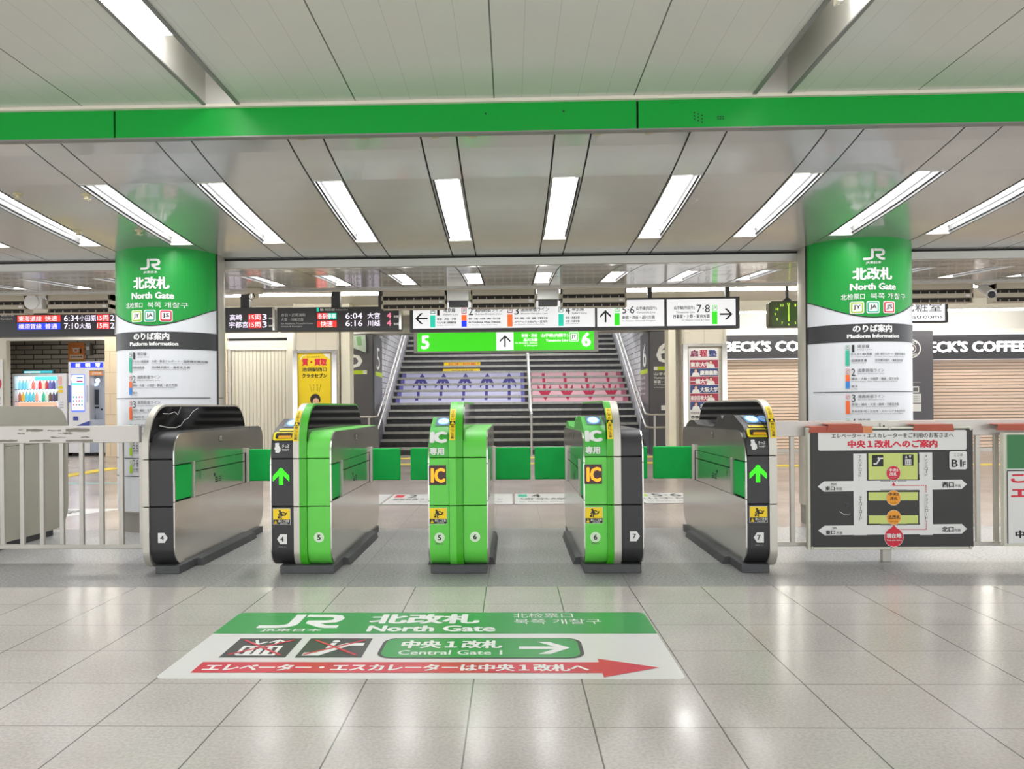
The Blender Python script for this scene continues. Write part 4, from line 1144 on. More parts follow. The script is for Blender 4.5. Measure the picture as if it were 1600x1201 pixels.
S.rect(107.5, 629, 111.5, 602, M('booth_navy2', '4a6ab4', .4), 1); S.rect(136, 629, 139, 602, M('booth_pale', 'b7c4da', .4), 1)
S.rect(141, 587, 162, 580, M('booth_orange', 'e8964f', .5), 1); S.text('証明写真', 145, 585.5, 160, 582, STICKW, .02)
S.build('front_print', r)
S = Sheet(VF(17.615), .002)
S.disc(154, 595, 3.2, E_('booth_drop', 'ffffff', 1.5), 1, 4); S.disc(151, 601, 4, E_('booth_drop2', 'c8dcff', .9), 1, 2.4)
S.rect(148, 633, 155.5, 609, M('booth_screen', '3a424e', .2), 1); S.rect(149, 638, 156, 635.5, INK, 1); S.disc(160, 640, 1.6, INK, 1); S.rect(144, 655, 150, 649, M('booth_dark', '5e6470', .3), 1)
S.build('control_panel', r)
# orange poster and cctv in the alcove
r = empty('poster', (P(120, 550, 18.5).x, 18.53, 2.0), 'orange poster with a white emblem and number 1 above the photo booth', 'poster')
S = Sheet(VF(18.54), .003)
S.rect(108, 564, 134, 535, M('poster_orange', 'e88a3a', .5), 0); S.rect(110, 563.5, 132, 561.5, M('poster_olive', 'b9a13a', .5), 1); S.rect(110.5, 560.5, 131.5, 554, M('poster_cream', 'f1dcc0', .5), 1)
S.text('証明写真機', 112, 558.5, 130, 556, INK, .03); S.disc(120, 547, 4.6, STICKW, 1, 4); S.disc(120, 547, 2.4, M('poster_orange'), 2, 2); S.stroke([(114, 543), (117, 545.5)], 1.2, STICKW, 1); S.stroke([(126, 543), (123, 545.5)], 1.2, STICKW, 1); S.text('1', 126.5, 552, 129, 545, INK, .03)
S.build('sheet', r)
r = empty('wall_speaker', (P(139, 548, 18.5).x, 18.5, 2.1), 'small grey box unit on the brick wall beside the orange poster', 'wall unit')
q0, q1 = P(135, 555, 18.4), P(142.5, 536, 18.4)
MB().box(q0.x, q1.x, 18.40, 18.55, q0.z, q1.z, M('unit_grey', '8a8780', .5)).build('housing', r, bevel=.01)
MB().box(q0.x + .02, q1.x - .02, 18.39, 18.40, q0.z + .12, q0.z + .2, STICKW).build('cover', r, smooth=False)
MB().box(-8.66, -8.62, 17.2, 17.4, 2.0, 2.42, YEL).build('side_sign', label='thin yellow sign seen edge-on on the alcove side wall', cat='sign', smooth=False)

# ================================================================== STAIRS
Y0S, RUN, RISE, HW, NS = 16.9, .30, .158, 2.85, 30
HS = 2.795
STD = noisy(M('stair_dark', '38383b', .55), 8, .25, 5)
NOSE = noisy(M('stair_nosing', 'a9a8a4', .5), 12, .15, 5)
r = empty('staircase', (0, Y0S, 0), 'wide dark stone staircase rising beyond the gates with blue and red arrows', 'stairs')
m = MB(); m2 = MB()
for n in range(NS):
    y = Y0S + n * RUN; z = n * RISE
    m.box(-HS, HS, y, y + RUN, max(0, z - .12), z + RISE, STD)
    m2.box(-HS, HS, y - .018, y + .06, z + RISE - .050, z + RISE + .002, NOSE)
m.build('steps', r, smooth=False); m2.build('nosing', r, smooth=False)
MB().box(-HS, HS, Y0S + NS * RUN, Y0S + NS * RUN + 3, NS * RISE - .2, NS * RISE, STD).build('landing', r, smooth=False)
BLA, PKA = M('step_lilac', 'dadafb', .45), M('step_pink', 'fac8d3', .45)
BLD, PKD = M('step_blue', '4a45a0', .45), M('step_red', 'cf2f55', .45)
BLE, PKE = M('step_lilac_edge', '7a76c4', .45), M('step_pink_edge', 'c86f86', .45)
def clipv(poly, lo, hi):
    return clip(clip(poly, 0, 1, lo), 0, -1, -hi)
S = MB()
def onstep(poly, mt, l):
    """poly in (x, v): v counts steps from riser 7 up"""
    for i in range(5):
        p = clipv(poly, i, i + .70)
        if len(p) < 3: continue
        n = 7 + i; y = Y0S + n * RUN
        onstep.n = getattr(onstep, 'n', 0) + 1
        S.add([(u, y - .001 * l - .00002 * onstep.n, (n + (v - i)) * RISE) for u, v in p], [tuple(range(len(p)))], mt)
def updown(cx, d, mt):
    fl = (lambda v: v) if d > 0 else (lambda v: 4.9 - v)
    def q(p):
        p = [(cx + x, fl(v)) for x, v in p]
        return p
    onstep(q([(-.035, .35), (.035, .35), (.035, 4.0), (-.035, 4.0)]), mt, 3)
    onstep(q([(0, 4.7), (-.165, 3.1), (-.165, 2.2), (0, 3.7)]), mt, 3); onstep(q([(0, 4.7), (0, 3.7), (.165, 2.2), (.165, 3.1)]), mt, 3)
onstep([(-2.72, 0), (.33, 0), (.33, 5), (-2.72, 5)], BLE, 1); onstep([(-2.62, 0), (.24, 0), (.24, 5), (-2.62, 5)], BLA, 2)
onstep([(.50, 0), (2.74, 0), (2.74, 5), (.50, 5)], PKE, 1); onstep([(.51, 0), (2.62, 0), (2.62, 5), (.51, 5)], PKA, 2)
for i in range(5): updown(-2.22 + i * .545, 1, BLD)
for i in range(4): updown(.81 + i * .525, -1, PKD)
S.build('step_stickers', r, smooth=False)
m = MB()
for n, h in ((13, .11), (12, .075)):
    y = Y0S + n * RUN; m.box(-1.72, -.78, y - .006, y - .001, n * RISE + (.005 if n == 12 else 0), n * RISE + h, YEL)
m.build('warning_sticker', r, smooth=False)
S = Sheet(lambda u, v, l: Vector((u, Y0S + 13 * RUN - .006 - l, 13 * RISE + v)), .002)
S.text('足元に注意！！前の方を確認して', -1.6, .025, -.82, .09, RED, .02); S.build('sticker_text', r)
S = Sheet(lambda u, v, l: Vector((u, Y0S + 12 * RUN - .006 - l, 12 * RISE + v)), .002)
S.text('WATCH YOUR STEP', -1.5, .02, -.95, .05, INK, .02); S.build('sticker_text', r)
# stairwell walls
PBR = brick(M('pale_brick', 'cfcfd3', .35), '5c5d66', .36, .13, .009, 'YZ', c2='c4c4ca')
for sg, nm in ((-1, 'wall_stair_left'), (1, 'wall_stair_right')):
    x0, x1 = sorted((sg * HW, sg * (HW + .15)))
    m = MB(); m.prism([(17.55, 0), (29.5, 0), (29.5, 8.8), (17.55, 4.0)], 'x', x0, x1, PBR)
    # low stringer course beside the steps
    xa, xb = sorted((sg * (HW - .05), sg * HW))
    m.prism([(17.56, .0), (17.56, .66), (Y0S + 9.3, .30 + 9 * .527), (Y0S + 9.3, 4.0)], 'x', xa, xb, M('stringer', '8d8d92', .4))
    m.build(nm, kind='structure', smooth=False)
m = MB(); m.prism([(16.9, 2.52), (29.5, 9.2), (29.5, 9.4), (16.9, 2.9)], 'x', -HW - .15, HW + .15, WCR); m.build('ceiling_stair', kind='structure', smooth=False)
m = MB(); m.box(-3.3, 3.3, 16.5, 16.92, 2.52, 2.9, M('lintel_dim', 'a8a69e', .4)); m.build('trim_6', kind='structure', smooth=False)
m = MB(); m.box(-HW, HW, 29.4, 29.5, 4, 9, WWH); m.build('wall_stair_top', kind='structure', smooth=False)
L3 = None  # unseen lamps above the lintel, added to brighten the steps and risers
for i in range(4):
    y = 17.45 + i * 2.4; z = 2.42 + (y - 16.9) * .53
    if L3 is None:
        L3 = o = empty('added_stair_light', (0, y, z), None, None); p0 = (y, z)
        MB().box(-2.2, 2.2, y - .08, y + .08, z - .06, z - .03, M('added_stair_glow', 'ffffff', .4, emit=LAMP * 1.6)).build('diffuser', o, smooth=False)
        MB().box(-2.25, 2.25, y - .1, y + .1, z - .03, z + .06, WHITE).build('housing', o, smooth=False)
    else: o = copy_tree(L3); o.location = (0, y, z)
    tag(o, 'added unseen lamp across the sloping stairwell ceiling, %s up from the bottom step' % ORD[i], 'light', 'added stairwell lamps')
# jamb blocks with platform numbers
PG = M('panel_slate', '5a5a60', .3, coat=.2)
m = MB(); m.box(-3.34, -HW, 16.52, 17.55, 0, 2.52, SEAM); m.box(-4.6, -3.34, 16.52, 17.0, 0, 2.9, WCR); m.build('wall_jamb_left', kind='structure', smooth=False)
m = MB(); m.box(HW, 3.34, 16.52, 17.55, 0, 2.52, SEAM); m.build('wall_jamb_right', kind='structure', smooth=False)
for sg, num in ((-1, '5'), (1, '6')):
    r = empty('number_board', (sg * 3.1, 16.5, 0), 'slate grey stairway corner cladding with big white %s' % ('five on it' if sg < 0 else 'six on it, above a small intercom'), 'sign')
    xa, xb = sorted((sg * 3.36, sg * 2.83))
    m = MB(); m.box(xa, xb, 16.47, 16.515, 0, 2.5, PG); xc, xd = sorted((sg * 2.845, sg * 2.80)); m.box(xc, xd, 16.515, 17.54, 0, 2.5, PG); m.build('panel', r, bevel=.004)
    FS = Sheet(lambda u, v, l: Vector((u, 16.47 - l, v)), .002)
    SS = Sheet(lambda u, v, l: Vector((sg * (2.80) - sg * l, u, v)), .002)
    LM2 = M('panel_lime', 'b3cc22', .4)
    if sg < 0:
        FS.text('5', -3.36, 1.82, -3.03, 2.27, STICKW, .0); FS.rect(-3.36, 1.69, -2.94, 1.77, LM2, 1); FS.rect(-3.02, 1.695, -2.945, 1.765, STICKW, 2); FS.text('JY', -3.01, 1.71, -2.955, 1.75, INKG)
        SS.text('5', 16.78, 1.80, 17.20, 2.26, STICKW); SS.rect(16.62, 1.66, 17.5, 1.75, LM2, 1)
    else:
        FS.text('6', 2.95, 1.85, 3.34, 2.33, STICKW, .0); FS.rect(2.90, 1.71, 3.36, 1.79, LM2, 1); FS.rect(2.90, 1.715, 2.975, 1.785, STICKW, 2)
        FS.text('山手線(内回り)', 2.90, 1.60, 3.55, 1.67, STICKW, .02); FS.text('Yamanote Line', 2.90, 1.54, 3.35, 1.58, STICKW, .01); FS.text('新宿・渋谷・品川方面', 2.90, 1.45, 3.6, 1.51, STICKW, .02); FS.text('for Shinjuku, Shibuya', 2.90, 1.40, 3.35, 1.43, STICKW); FS.text('& Shinagawa', 2.90, 1.35, 3.14, 1.38, STICKW)
        SS.text('6', 17.15, 1.80, 16.75, 2.30, STICKW); SS.rect(16.6, 1.66, 17.5, 1.75, LM2, 1)
        for i, t in enumerate(('山手線', 'Yamanote', '新宿・渋谷', 'Shinagawa')): SS.text(t, 17.4, 1.55 - i * .11, 16.9, 1.61 - i * .11, STICKW)
    FS.build('lettering', r); SS.build('side_lettering', r)
r = empty('framed_panel', (-3.1, 16.3, 2.1), 'small framed glass panel hung tilted above the platform 5 panel', 'sign')
m = MB(); m.add([(-3.23, 16.42, 2.50), (-2.95, 16.42, 2.50), (-2.94, 16.42, 2.12), (-3.22, 16.42, 2.22)], [(0, 1, 2, 3)], M('glass_dull', 'a9b8ab', .2)); m.add([(-3.15, 16.415, 2.45), (-3.05, 16.415, 2.46), (-3.03, 16.415, 2.28), (-3.12, 16.415, 2.27)], [(0, 1, 2, 3)], M('painted_reflection_green', '6f9a6a', .3))  # green patch is a plant's reflection painted onto the pane
m.build('pane', r, smooth=False)
m = MB(); m.tube([(-3.23, 16.42, 2.50), (-3.22, 16.42, 2.22), (-2.94, 16.42, 2.12), (-2.95, 16.42, 2.50), (-3.23, 16.42, 2.5)], .012, DARKFRAME, 6); m.build('frame', r)
MB().box(3.04, 3.15, 16.43, 16.47, .90, 1.0, STICKW).build('intercom', label='small white intercom on the platform 6 panel above the handrail', cat='intercom', bevel=.008)
# handrails
HRM = M('handrail_steel', 'b6b5b2', .38, .7)
for sg in (-1, 1):
    r = empty('handrail', (sg * 2.74, 16.2, 0), 'double steel handrail along the stair wall %s' % ('on the side with the big white five' if sg < 0 else 'on the side with the big white six'), 'handrail')
    X = sg * 2.70
    for dz in (0, -.255):
        MB().tube([(sg * 3.32, 16.25, .815 + dz), (X + sg * .1, 16.25, .815 + dz), (X, 16.30, .83 + dz), (X, 17.0, 1.17 + dz), (X, 25.6, 1.17 + 8.6 * .527 + dz)], .021, HRM, 10).build('rail', r)
    MB().tube([(sg * 2.87, 16.25, 0), (sg * 2.87, 16.25, .80)], .022, HRM, 10).build('post', r)
    for i in range(6):
        y = 17.8 + i * 1.5; z = 1.17 + (y - 17) * .527
        MB().tube([(X, y, z - .255), (X, y, z - .29), (sg * 2.76, y, z - .29)], .010, HRM, 6).build('bracket', r)
r = empty('handrail', (.42, 17, 0), 'steel centre handrail dividing the up and down sides of the stairs', 'handrail')
MB().tube([(.42, 16.75, .0), (.42, 16.75, .85), (.42, 16.95, 1.0), (.42, 25.6, 1.0 + 8.65 * .527)], .026, HRM, 10).build('rail', r)
MB().tube([(.42, 16.95, .60), (.42, 25.6, .60 + 8.65 * .527)], .02, HRM, 10).build('rail', r)
for i in range(6):
    y = 18.55 + i * 1.2; z = (y - 16.9) * .527
    MB().tube([(.42, y, z), (.42, y, z + .85 + .15)], .02, HRM, 8).build('post', r)

# ================================================================== POSTER PILLARS
COLM = brick(M('pillar_stone', 'd6cfbf', .35), 'b9b19f', 1.0, .6, .004)
def poster_pillar(x0, x1, px0, px1, fx0, fx1, fz, label, plabel, nm):
    r = empty('poster_pillar', ((x0 + x1) / 2, 14.8, 0), label, 'pillar')
    MB().box(x0, x1, 14.52, 15.2, 0, 2.895, COLM).build('shaft', r, smooth=False)
    m = MB(); 
    for q in (x0 + .02, x1 - .05): m.box(q, q + .03, 14.50, 14.52, fz, 2.895, STEEL_MATT)
    m.build('trim_strip', r, smooth=False)
    MB().box(px0, px1, 14.56, 14.9, 0, 2.895, M('post_cream', 'e9e4d2', .4)).build('post', r, bevel=.006)
    r2 = empty('poster_case', ((fx0 + fx1) / 2, 14.5, .4), plabel, 'poster')
    w_ = .09; zb = .45
    m = MB()
    m.box(fx0, fx0 + w_, 14.44, 14.515, zb, fz, STEEL); m.box(fx1 - w_, fx1, 14.44, 14.515, zb, fz, STEEL)
    m.box(fx0 + w_, fx1 - w_, 14.44, 14.515, fz - .05, fz, STEEL); m.box(fx0 + w_, fx1 - w_, 14.44, 14.515, zb, zb + .06, STEEL)
    m.build('frame', r2, bevel=.006)
    return r2
r = poster_pillar(-3.93, -3.10, -3.075, -2.91, -3.93, -3.13, 2.05, 'stone clad pillar with cream post next to the ribbed cream shutter', 'bright yellow pawn shop poster in a steel case on the pillar', 0)
S = Sheet(front(-3.813, 1.982, 468, 553, .0116, 14.49), .0015)
YP = M('poster_yellow', 'e6c90c', .5, emit=.03)
S.rect(466, 680, 517, 552, YP, 0)
S.stroke([(469, 562), (473, 556), (480, 553.5)], 1.2, STICKW, 1); S.poly([(504, 552.5), (516, 552.5), (516, 562)], STICKW, 1)
S.text('質・買取', 472, 571.5, 511, 560, RED, .07); S.text('池袋駅西口', 472, 580.5, 511, 574, INK, .03); S.text('クラタセブン', 472, 590.5, 511, 583.5, INK, .05)
S.text('安心高価買取', 480, 558.6, 500, 556.6, INK, 0)
S.text('今すぐ', 489, 611, 491.5, 600, INK, .0, vert=True); S.text('売れる', 494.5, 611, 497, 600, INK, .0, vert=True); S.stroke([(484, 600), (487, 612)], .4, INK); S.stroke([(501, 600), (499, 612)], .4, INK)
S.disc(492.5, 624, 8.2, M('hair_black', '2a2024', .6), 1, 8.8); S.disc(493.5, 628, 5.2, M('skin_print', 'e6b89c', .6), 2, 6.2)
S.disc(491.5, 627, .6, INK, 3); S.disc(496, 627, .6, INK, 3); S.rect(492, 631.6, 495, 631, RED, 3)
S.poly([(478, 680), (480, 648), (488, 638), (499, 638), (507, 648), (509, 680)], INK, 1); S.poly([(490, 638), (497, 638), (493.5, 650)], STICKW, 2)
S.build('poster_sheet', r)
r = poster_pillar(3.06, 3.85, 2.826, 2.955, 3.06, 3.84, 2.09, 'stone clad pillar with cream post next to the coffee shop shutter', 'poster with red and navy bands and people in white in a steel case', 1)
S = Sheet(front(3.186, 2.0, 1077, 545, .01131, 14.49), .0015)
S.rect(1075.5, 668, 1122.5, 544, M('poster_white', 'dedcda', .4, emit=.02), 0)
RB, NB = M('poster_crimson', 'a8304a', .4, emit=.02), M('poster_navy', '34437a', .4, emit=.02)
for ch, x, c_ in (('启', 1078, M('poster_plum', '7c2350', .5)), ('程', 1092.5, RB), ('塾', 1107, NB)): S.text(ch, x, 557.5, x + 12.5, 546.5, c_, .06)
HB = M('hair_black'); SK = M('skin_print')
rows = [('東京大学', 1), ('慶應義塾', 0), ('一橋大学', 1), ('大阪大学', 0), ('東京芸術大学', 1), ('早稲田大学', 0)]
for i, (t, rt) in enumerate(rows):
    y0 = 562.5 + i * 13.2; y1 = y0 + 12.4
    S.rect(1077.5, y1, 1121.5, y0, RB if rt else NB, 1)
    if rt: S.text(t, 1078, y1 - 1.5, 1078 + 31, y0 + 3.2, STICKW, .05); cx = 1110
    else: S.text(t, 1093, y1 - 1.5, 1121, y0 + 3.2, STICKW, .05); cx = 1086.5
    S.poly([(cx - 6.5, y1), (cx - 5, y1 - 5), (cx - 1.5, y1 - 6.5), (cx + 1.5, y1 - 6.5), (cx + 5, y1 - 5), (cx + 6.5, y1)], STICKW, 3)
    S.disc(cx, y1 - 9, 2.9, HB, 3, 3.4); S.disc(cx, y1 - 8.3, 2.1, SK, 4, 2.7)
S.text('学部受験 大学院', 1078, 648, 1104, 644, INKG, .0); S.text('合格実績', 1078, 654.5, 1104, 650, INK, .05)
S.build('poster_sheet', r)

# ================================================================== HANGING SIGNS
SW2 = E_('sign_face', 'dfe0e2', .62)
r = empty('platform_sign', (.86, 11.0, 2.06), 'long white backlit platform direction sign with arrows hanging before the stairs', 'sign')
MB().box(-1.375, 3.10, 11.01, 11.16, 2.035, 2.46, DARKFRAME).build('frame', r, bevel=.004)
for x in (-1.1, -.2, .9, 1.9, 2.95): MB().box(x - .03, x + .03, 11.05, 11.12, 2.46, 2.9, DARKFRAME).build('hanger', r, smooth=False)
k = .008673
sg_ = lambda u, v, l: Vector((-1.366 + (u - 641) * k, 11.008 - l, 2.06 + (514.5 - v) * .0087))
S = Sheet(sg_, .001)
for a, b_ in ((645.5, 931), (934.5, 1039), (1043, 1149.5)): S.rect(a, 513, b_, 471.5, SW2, 0)
lf_ = S.build('lit_face', r)
S = Sheet(sg_, .002)
arrow_side(S, 668.5, 649, 497, 8.5, 2.6, INK, 1)
TL, BL3, OR3 = E_('s_teal', '1fb59a', .75), E_('s_blue', '1a33d8', .8), E_('s_orange', 'f4602c', .85)
GN3 = E_('s_green', '2bc01a', .85)
def plat(x, num, name, en, code, cc, bars, l1, l2, w1):
    badge(S, x, 490, x + 8, 481, code, cc, 1, wht=SW2)
    for c_, y0, y1 in bars: S.rect(x, y1, x + 8, y0, c_, 1)
    S.text(num, x + 11, 492.5, x + (15 if num == '1' else 18), 480.5, INK, 0)
    nw = 6.3 * len(name)
    S.text(name, x + 21, 488, x + 21 + nw, 481, INK, .015); S.text(en, x + 21, 493, x + 21 + len(en) * 2.1, 489.8, INK, 0)
    S.text(l1, x + 11, 500, x + 11 + w1, 496.6, INK, .03); S.text(l2, x + 11, 505.5, x + 11 + w1, 502, INK, .03); S.text('for Shinjuku, Osaki & Shin-Kiba', x + 11, 508.8, x + 11 + w1 * .9, 507, INKG, 0)
plat(672.5, '1', '埼京線', 'Saikyo Line', 'JA', TEAL, [(TL, 492, 511)], '新宿・渋谷・大崎', 'りんかい線・相鉄線方面', 30)
plat(722, '2', '湘南新宿ライン', 'Shonan-Shinjuku Line', 'JS', RED, [(OR3, 492, 501), (BL3, 501, 510.5)], '横浜・大船・小田原・鎌倉・逗子方面', 'for Yokohama, Ofuna, Odawara', 50)
plat(794, '3', '湘南新宿ライン', 'Shonan-Shinjuku Line', 'JS', RED, [(OR3, 492, 511)], '赤羽・浦和・大宮・高崎・宇都宮方面', 'スペーシアきぬがわ・日光号', 52)
plat(874, '4', '埼京線', 'Saikyo Line', 'JA', TEAL, [(TL, 492, 511)], '赤羽・武蔵浦和', '大宮・川越方面', 22)
arrow_up(S, 947.5, 506, 487, 8.5, 2.6, INK, 1)
badge(S, 961.5, 490, 969.5, 481.5, 'JY', GN3, 1, wht=SW2); S.rect(961.5, 511, 969.5, 492, GN3, 1)
S.text('5·6', 973.5, 493, 992.5, 481, INK, 0); S.text('山手線(内回り)', 995.5, 488.5, 1027, 482, INK, .02); S.text('Yamanote Line', 996, 493, 1025, 489.8, INKG, 0)
S.text('新宿・渋谷・品川方面', 973.5, 501.5, 1024, 496, INK, .02); S.text('for Shinjuku, Shibuya & Shinagawa', 973.5, 505.8, 1025, 503.2, INKG, 0)
S.text('山手線(外回り)', 1054, 488.5, 1086, 482, INK, .02); S.text('Yamanote Line', 1057, 493.5, 1086, 490, INKG, 0); S.text('7·8', 1089, 492.5, 1109.5, 480.5, INK, 0)
badge(S, 1113, 490, 1121, 481.5, 'JY', GN3, 1, wht=SW2); S.rect(1113, 511, 1121, 491, GN3, 1)
S.text('日暮里・上野・東京方面', 1053, 501.5, 1109, 495.5, INK, .02); S.text('for Nippori, Ueno & Tokyo', 1066, 506, 1109, 503, INKG, 0)
arrow_side(S, 1125, 1144.5, 495.5, 8.5, 2.6, INK, 1)
S.build('lettering', lf_)

G5 = E_('sign_green', '35c414', .62)
r = empty('platform_sign', (-.09, 15.5, 2.08), 'bright green backlit sign for platforms 5 and 6 hanging over the stairs', 'sign')
MB().box(-1.86, 1.68, 15.5, 15.62, 2.04, 2.47, FRAME).build('frame', r, bevel=.004)
for x in (-1.5, 1.3): MB().box(x - .02, x + .02, 15.54, 15.58, 2.47, 2.9, FRAME).build('hanger', r, smooth=False)
S = Sheet(front(-1.803, 2.43, 651, 519.5, .012275, 15.498), .002)
S.rect(652, 548.5, 928, 519.5, G5, 0); S.rect(776, 547.8, 802.5, 520, E_('sign_white_lit', 'f4f4f6', .9), 1)
lf2_ = S.build('lit_face', r)
W5 = E_('sign_white_lit', 'f4f4f6', .9)
S = Sheet(front(-1.803, 2.43, 651, 519.5, .012275, 15.494), .002)
S.text('5', 658, 545, 671, 523.5, W5, .04); S.text('6', 908.5, 543.5, 923, 521.5, W5, .04); arrow_up(S, 789.5, 543, 524, 8.5, 2.6, INK, 1)
S.text('新宿・渋谷', 815.5, 528, 840, 522.5, W5, .02); S.text('品川方面', 818.5, 534.5, 840, 529.5, W5, .02); S.text('for Shinjuku, Shibuya', 805, 538.6, 840, 535.6, W5, 0); S.text('& Shinagawa', 820, 542.4, 840, 539.6, W5, 0)
S.text('山手線(内回り)', 845.5, 529, 888, 522.5, W5, .02); S.text('Yamanote Line', 853, 535.2, 888, 531.2, W5, .02)
badge(S, 890.5, 534.5, 903, 521.5, 'JY', GN3, 1, wht=SW2); S.build('lettering', lf2_)

# LED departure boards
LBK = M('led_board', '3a3639', .35, emit=.05)
def board(x0, x1, z0, z1, label, gx):
    r = empty('departure_board', ((x0 + x1) / 2, 11.05, z0), label, 'departure board')
    MB().box(x0, x1, 11.01, 11.22, z0, z1, DARKFRAME).build('housing', r, bevel=.005)
    m = MB(); m.box(x1 - .02, x1 + .012, 11.0, 11.2, z0 + .01, z1 - .01, STEEL); m.build('end_cap', r, smooth=False)
    m = MB()
    for q in gx: m.box(q - .06, q + .06, 11.05, 11.15, z1, 2.9, DARKFRAME)
    m.build('hanger', r, smooth=False)
    return r
LW = E_('led_white', 'f2e8ff', .85); LR = E_('led_red', 'e8342e', .8); LB = E_('led_blue', '2440e0', .8); LP = E_('led_pink', 'ff7f9c', .8); LWT = E_('led_text_white', 'ffe9ee', .9)
fb = lambda u, v, l: Vector((-3.206 + (u - 432) * .0088, 11.008 - l, 2.073 + (516 - v) * .0087))
r = board(-3.20, -1.50, 2.06, 2.385, 'LED departure board showing 6:04 and 6:16 above the yellow poster pillar', (-2.4, -1.75))
S = Sheet(fb, .002)
S.rect(494, 512.5, 615, 488.5, LBK, 0)
S.text('赤羽・武蔵浦和', 439, 494.5, 477, 489.5, STICKW, .0); S.text('大宮・川越方面', 439, 501.5, 474, 496.8, STICKW, .0); S.text('for Akabane, Musashi-Urawa', 439, 507, 490, 504, STICKW, 0); S.text('Omiya & Kawagoe', 439, 511.5, 472, 508.6, STICKW, 0)
S.rect(495, 487, 498.5, 481, TL, 1); S.rect(500.5, 486, 505.5, 482.5, STICKW, 1); S.text('埼京線', 507.5, 486.5, 523.5, 482, STICKW, .01); S.text('Saikyo Line', 525, 486.3, 544, 483.3, STICKW, 0)
S.rect(495.5, 499.5, 526, 489.5, TL, 1); S.rect(495.5, 499.5, 512, 489.5, LR, 2); S.text('各駅停車', 497, 498.7, 525, 490.3, LWT, .0, 3)
S.rect(495.5, 511.8, 526, 501.5, LR, 1); S.text('快速', 501, 511, 520, 502.3, LWT, .0, 3)
for y, t, d in ((0, '6:04', '大宮'), (11.7, '6:16', '川越')):
    S.text(t, 540, 499 + y, 566.5, 489.8 + y, LW, .008); S.text(d, 574.5, 499.3 + y, 594, 489.8 + y, LW, .008); S.text('4', 604.5, 499 + y, 611.5, 490 + y, LP, .008)
    S.rect(615.5, 497.8 + y, 618.5, 494.5 + y, STICKW, 1); S.rect(619.2, 497.8 + y, 623, 494.5 + y, STICKW, 1)
S.build('display', r)
r = board(-5.3, -3.245, 2.065, 2.395, 'LED departure board half hidden by the column, two red 15-car boxes', (-3.66, -5.0))
S = Sheet(fb, .002)
S.rect(250, 512.5, 418, 488.5, LBK, 0)
for y, d in ((0, '高崎'), (11.7, '宇都宮')):
    S.text(d, 358 if len(d) == 2 else 357, 499.5 + y, 377.5 if len(d) == 2 else 387, 490 + y, LW, .008)
    S.rect(387.5, 500 + y, 408, 489.5 + y, LR, 1); S.text('15両', 389, 499 + y, 407, 490.8 + y, LWT, .0, 3)
    S.text('3', 409.5, 499.5 + y, 416.5, 489.8 + y, LW, .008); S.rect(419.5, 498.5 + y, 427, 495.5 + y, STICKW, 1)
S.build('display', r)
r = board(-9.2, -5.44, 2.03, 2.35, 'LED departure board showing 6:34 and 7:10 above the vending machine', (-8, -6))
fc = lambda u, v, l: Vector((-5.451 + (u - 180) * .0090, 11.008 - l, 2.036 + (523.5 - v) * .0088))
S = Sheet(fc, .002)
S.rect(24, 517, 180, 490, LBK, 0)
S.text('小田原・鎌倉方面', -20, 492.5, 22, 488.5, STICKW, .02); S.text('for Odawara & Kamakura', -30, 498, 20, 495, STICKW, 0)
S.rect(27, 501.5, 94.5, 491.5, LR, 1); S.text('東海道線', 29, 500.5, 65, 492.5, LWT, .0, 3); S.text('快速', 70.5, 500.5, 89.5, 492.5, LWT, .0, 3)
S.rect(27, 513.8, 94.5, 503.8, LB, 1); S.text('横須賀線', 29, 512.8, 65, 504.8, LWT, .0, 3); S.text('普通', 70.5, 512.8, 89.5, 504.8, LWT, .0, 3)
for y, t, d in ((0, '6:34', '小田原'), (12, '7:10', '大船')):
    S.text(t, 100, 501.3 + y, 123, 491.8 + y, LW, .008); S.text(d, 124, 501.5 + y, 124 + 13 * len(d) - (13 if len(d) == 3 else 8), 492 + y, LW, .008)
    S.rect(151, 502 + y, 170.5, 491.5 + y, LR, 1); S.text('15両', 152, 501 + y, 169.5, 492.5 + y, LWT, .0, 3); S.text('2', 172, 501.3 + y, 178.5, 492 + y, LW, .008)
S.build('display', r)

# restroom sign
r = empty('restroom_sign', (5.9, 12.0, 2.2), 'white restrooms sign in a dark frame hanging beside the column', 'sign')
MB().box(5.2, 6.40, 12.0, 12.1, 2.18, 2.52, DARKFRAME).build('frame', r, bevel=.004)
MB().box(5.25, 6.35, 11.995, 12.0, 2.205, 2.50, E_('rest_face', 'e6e7ea', .75)).build('lit_face', r, smooth=False)
MB().box(6.2, 6.24, 12.03, 12.07, 2.52, 2.9, DARKFRAME).build('hanger', r, smooth=False)
S = Sheet(lambda u, v, l: Vector((u, 11.993 - l, v)), .002); S.text('化粧室', 5.72, 2.335, 6.30, 2.46, INK, .0); S.text('Restrooms', 5.76, 2.235, 6.31, 2.30, INK, 0); S.build('lettering', r)

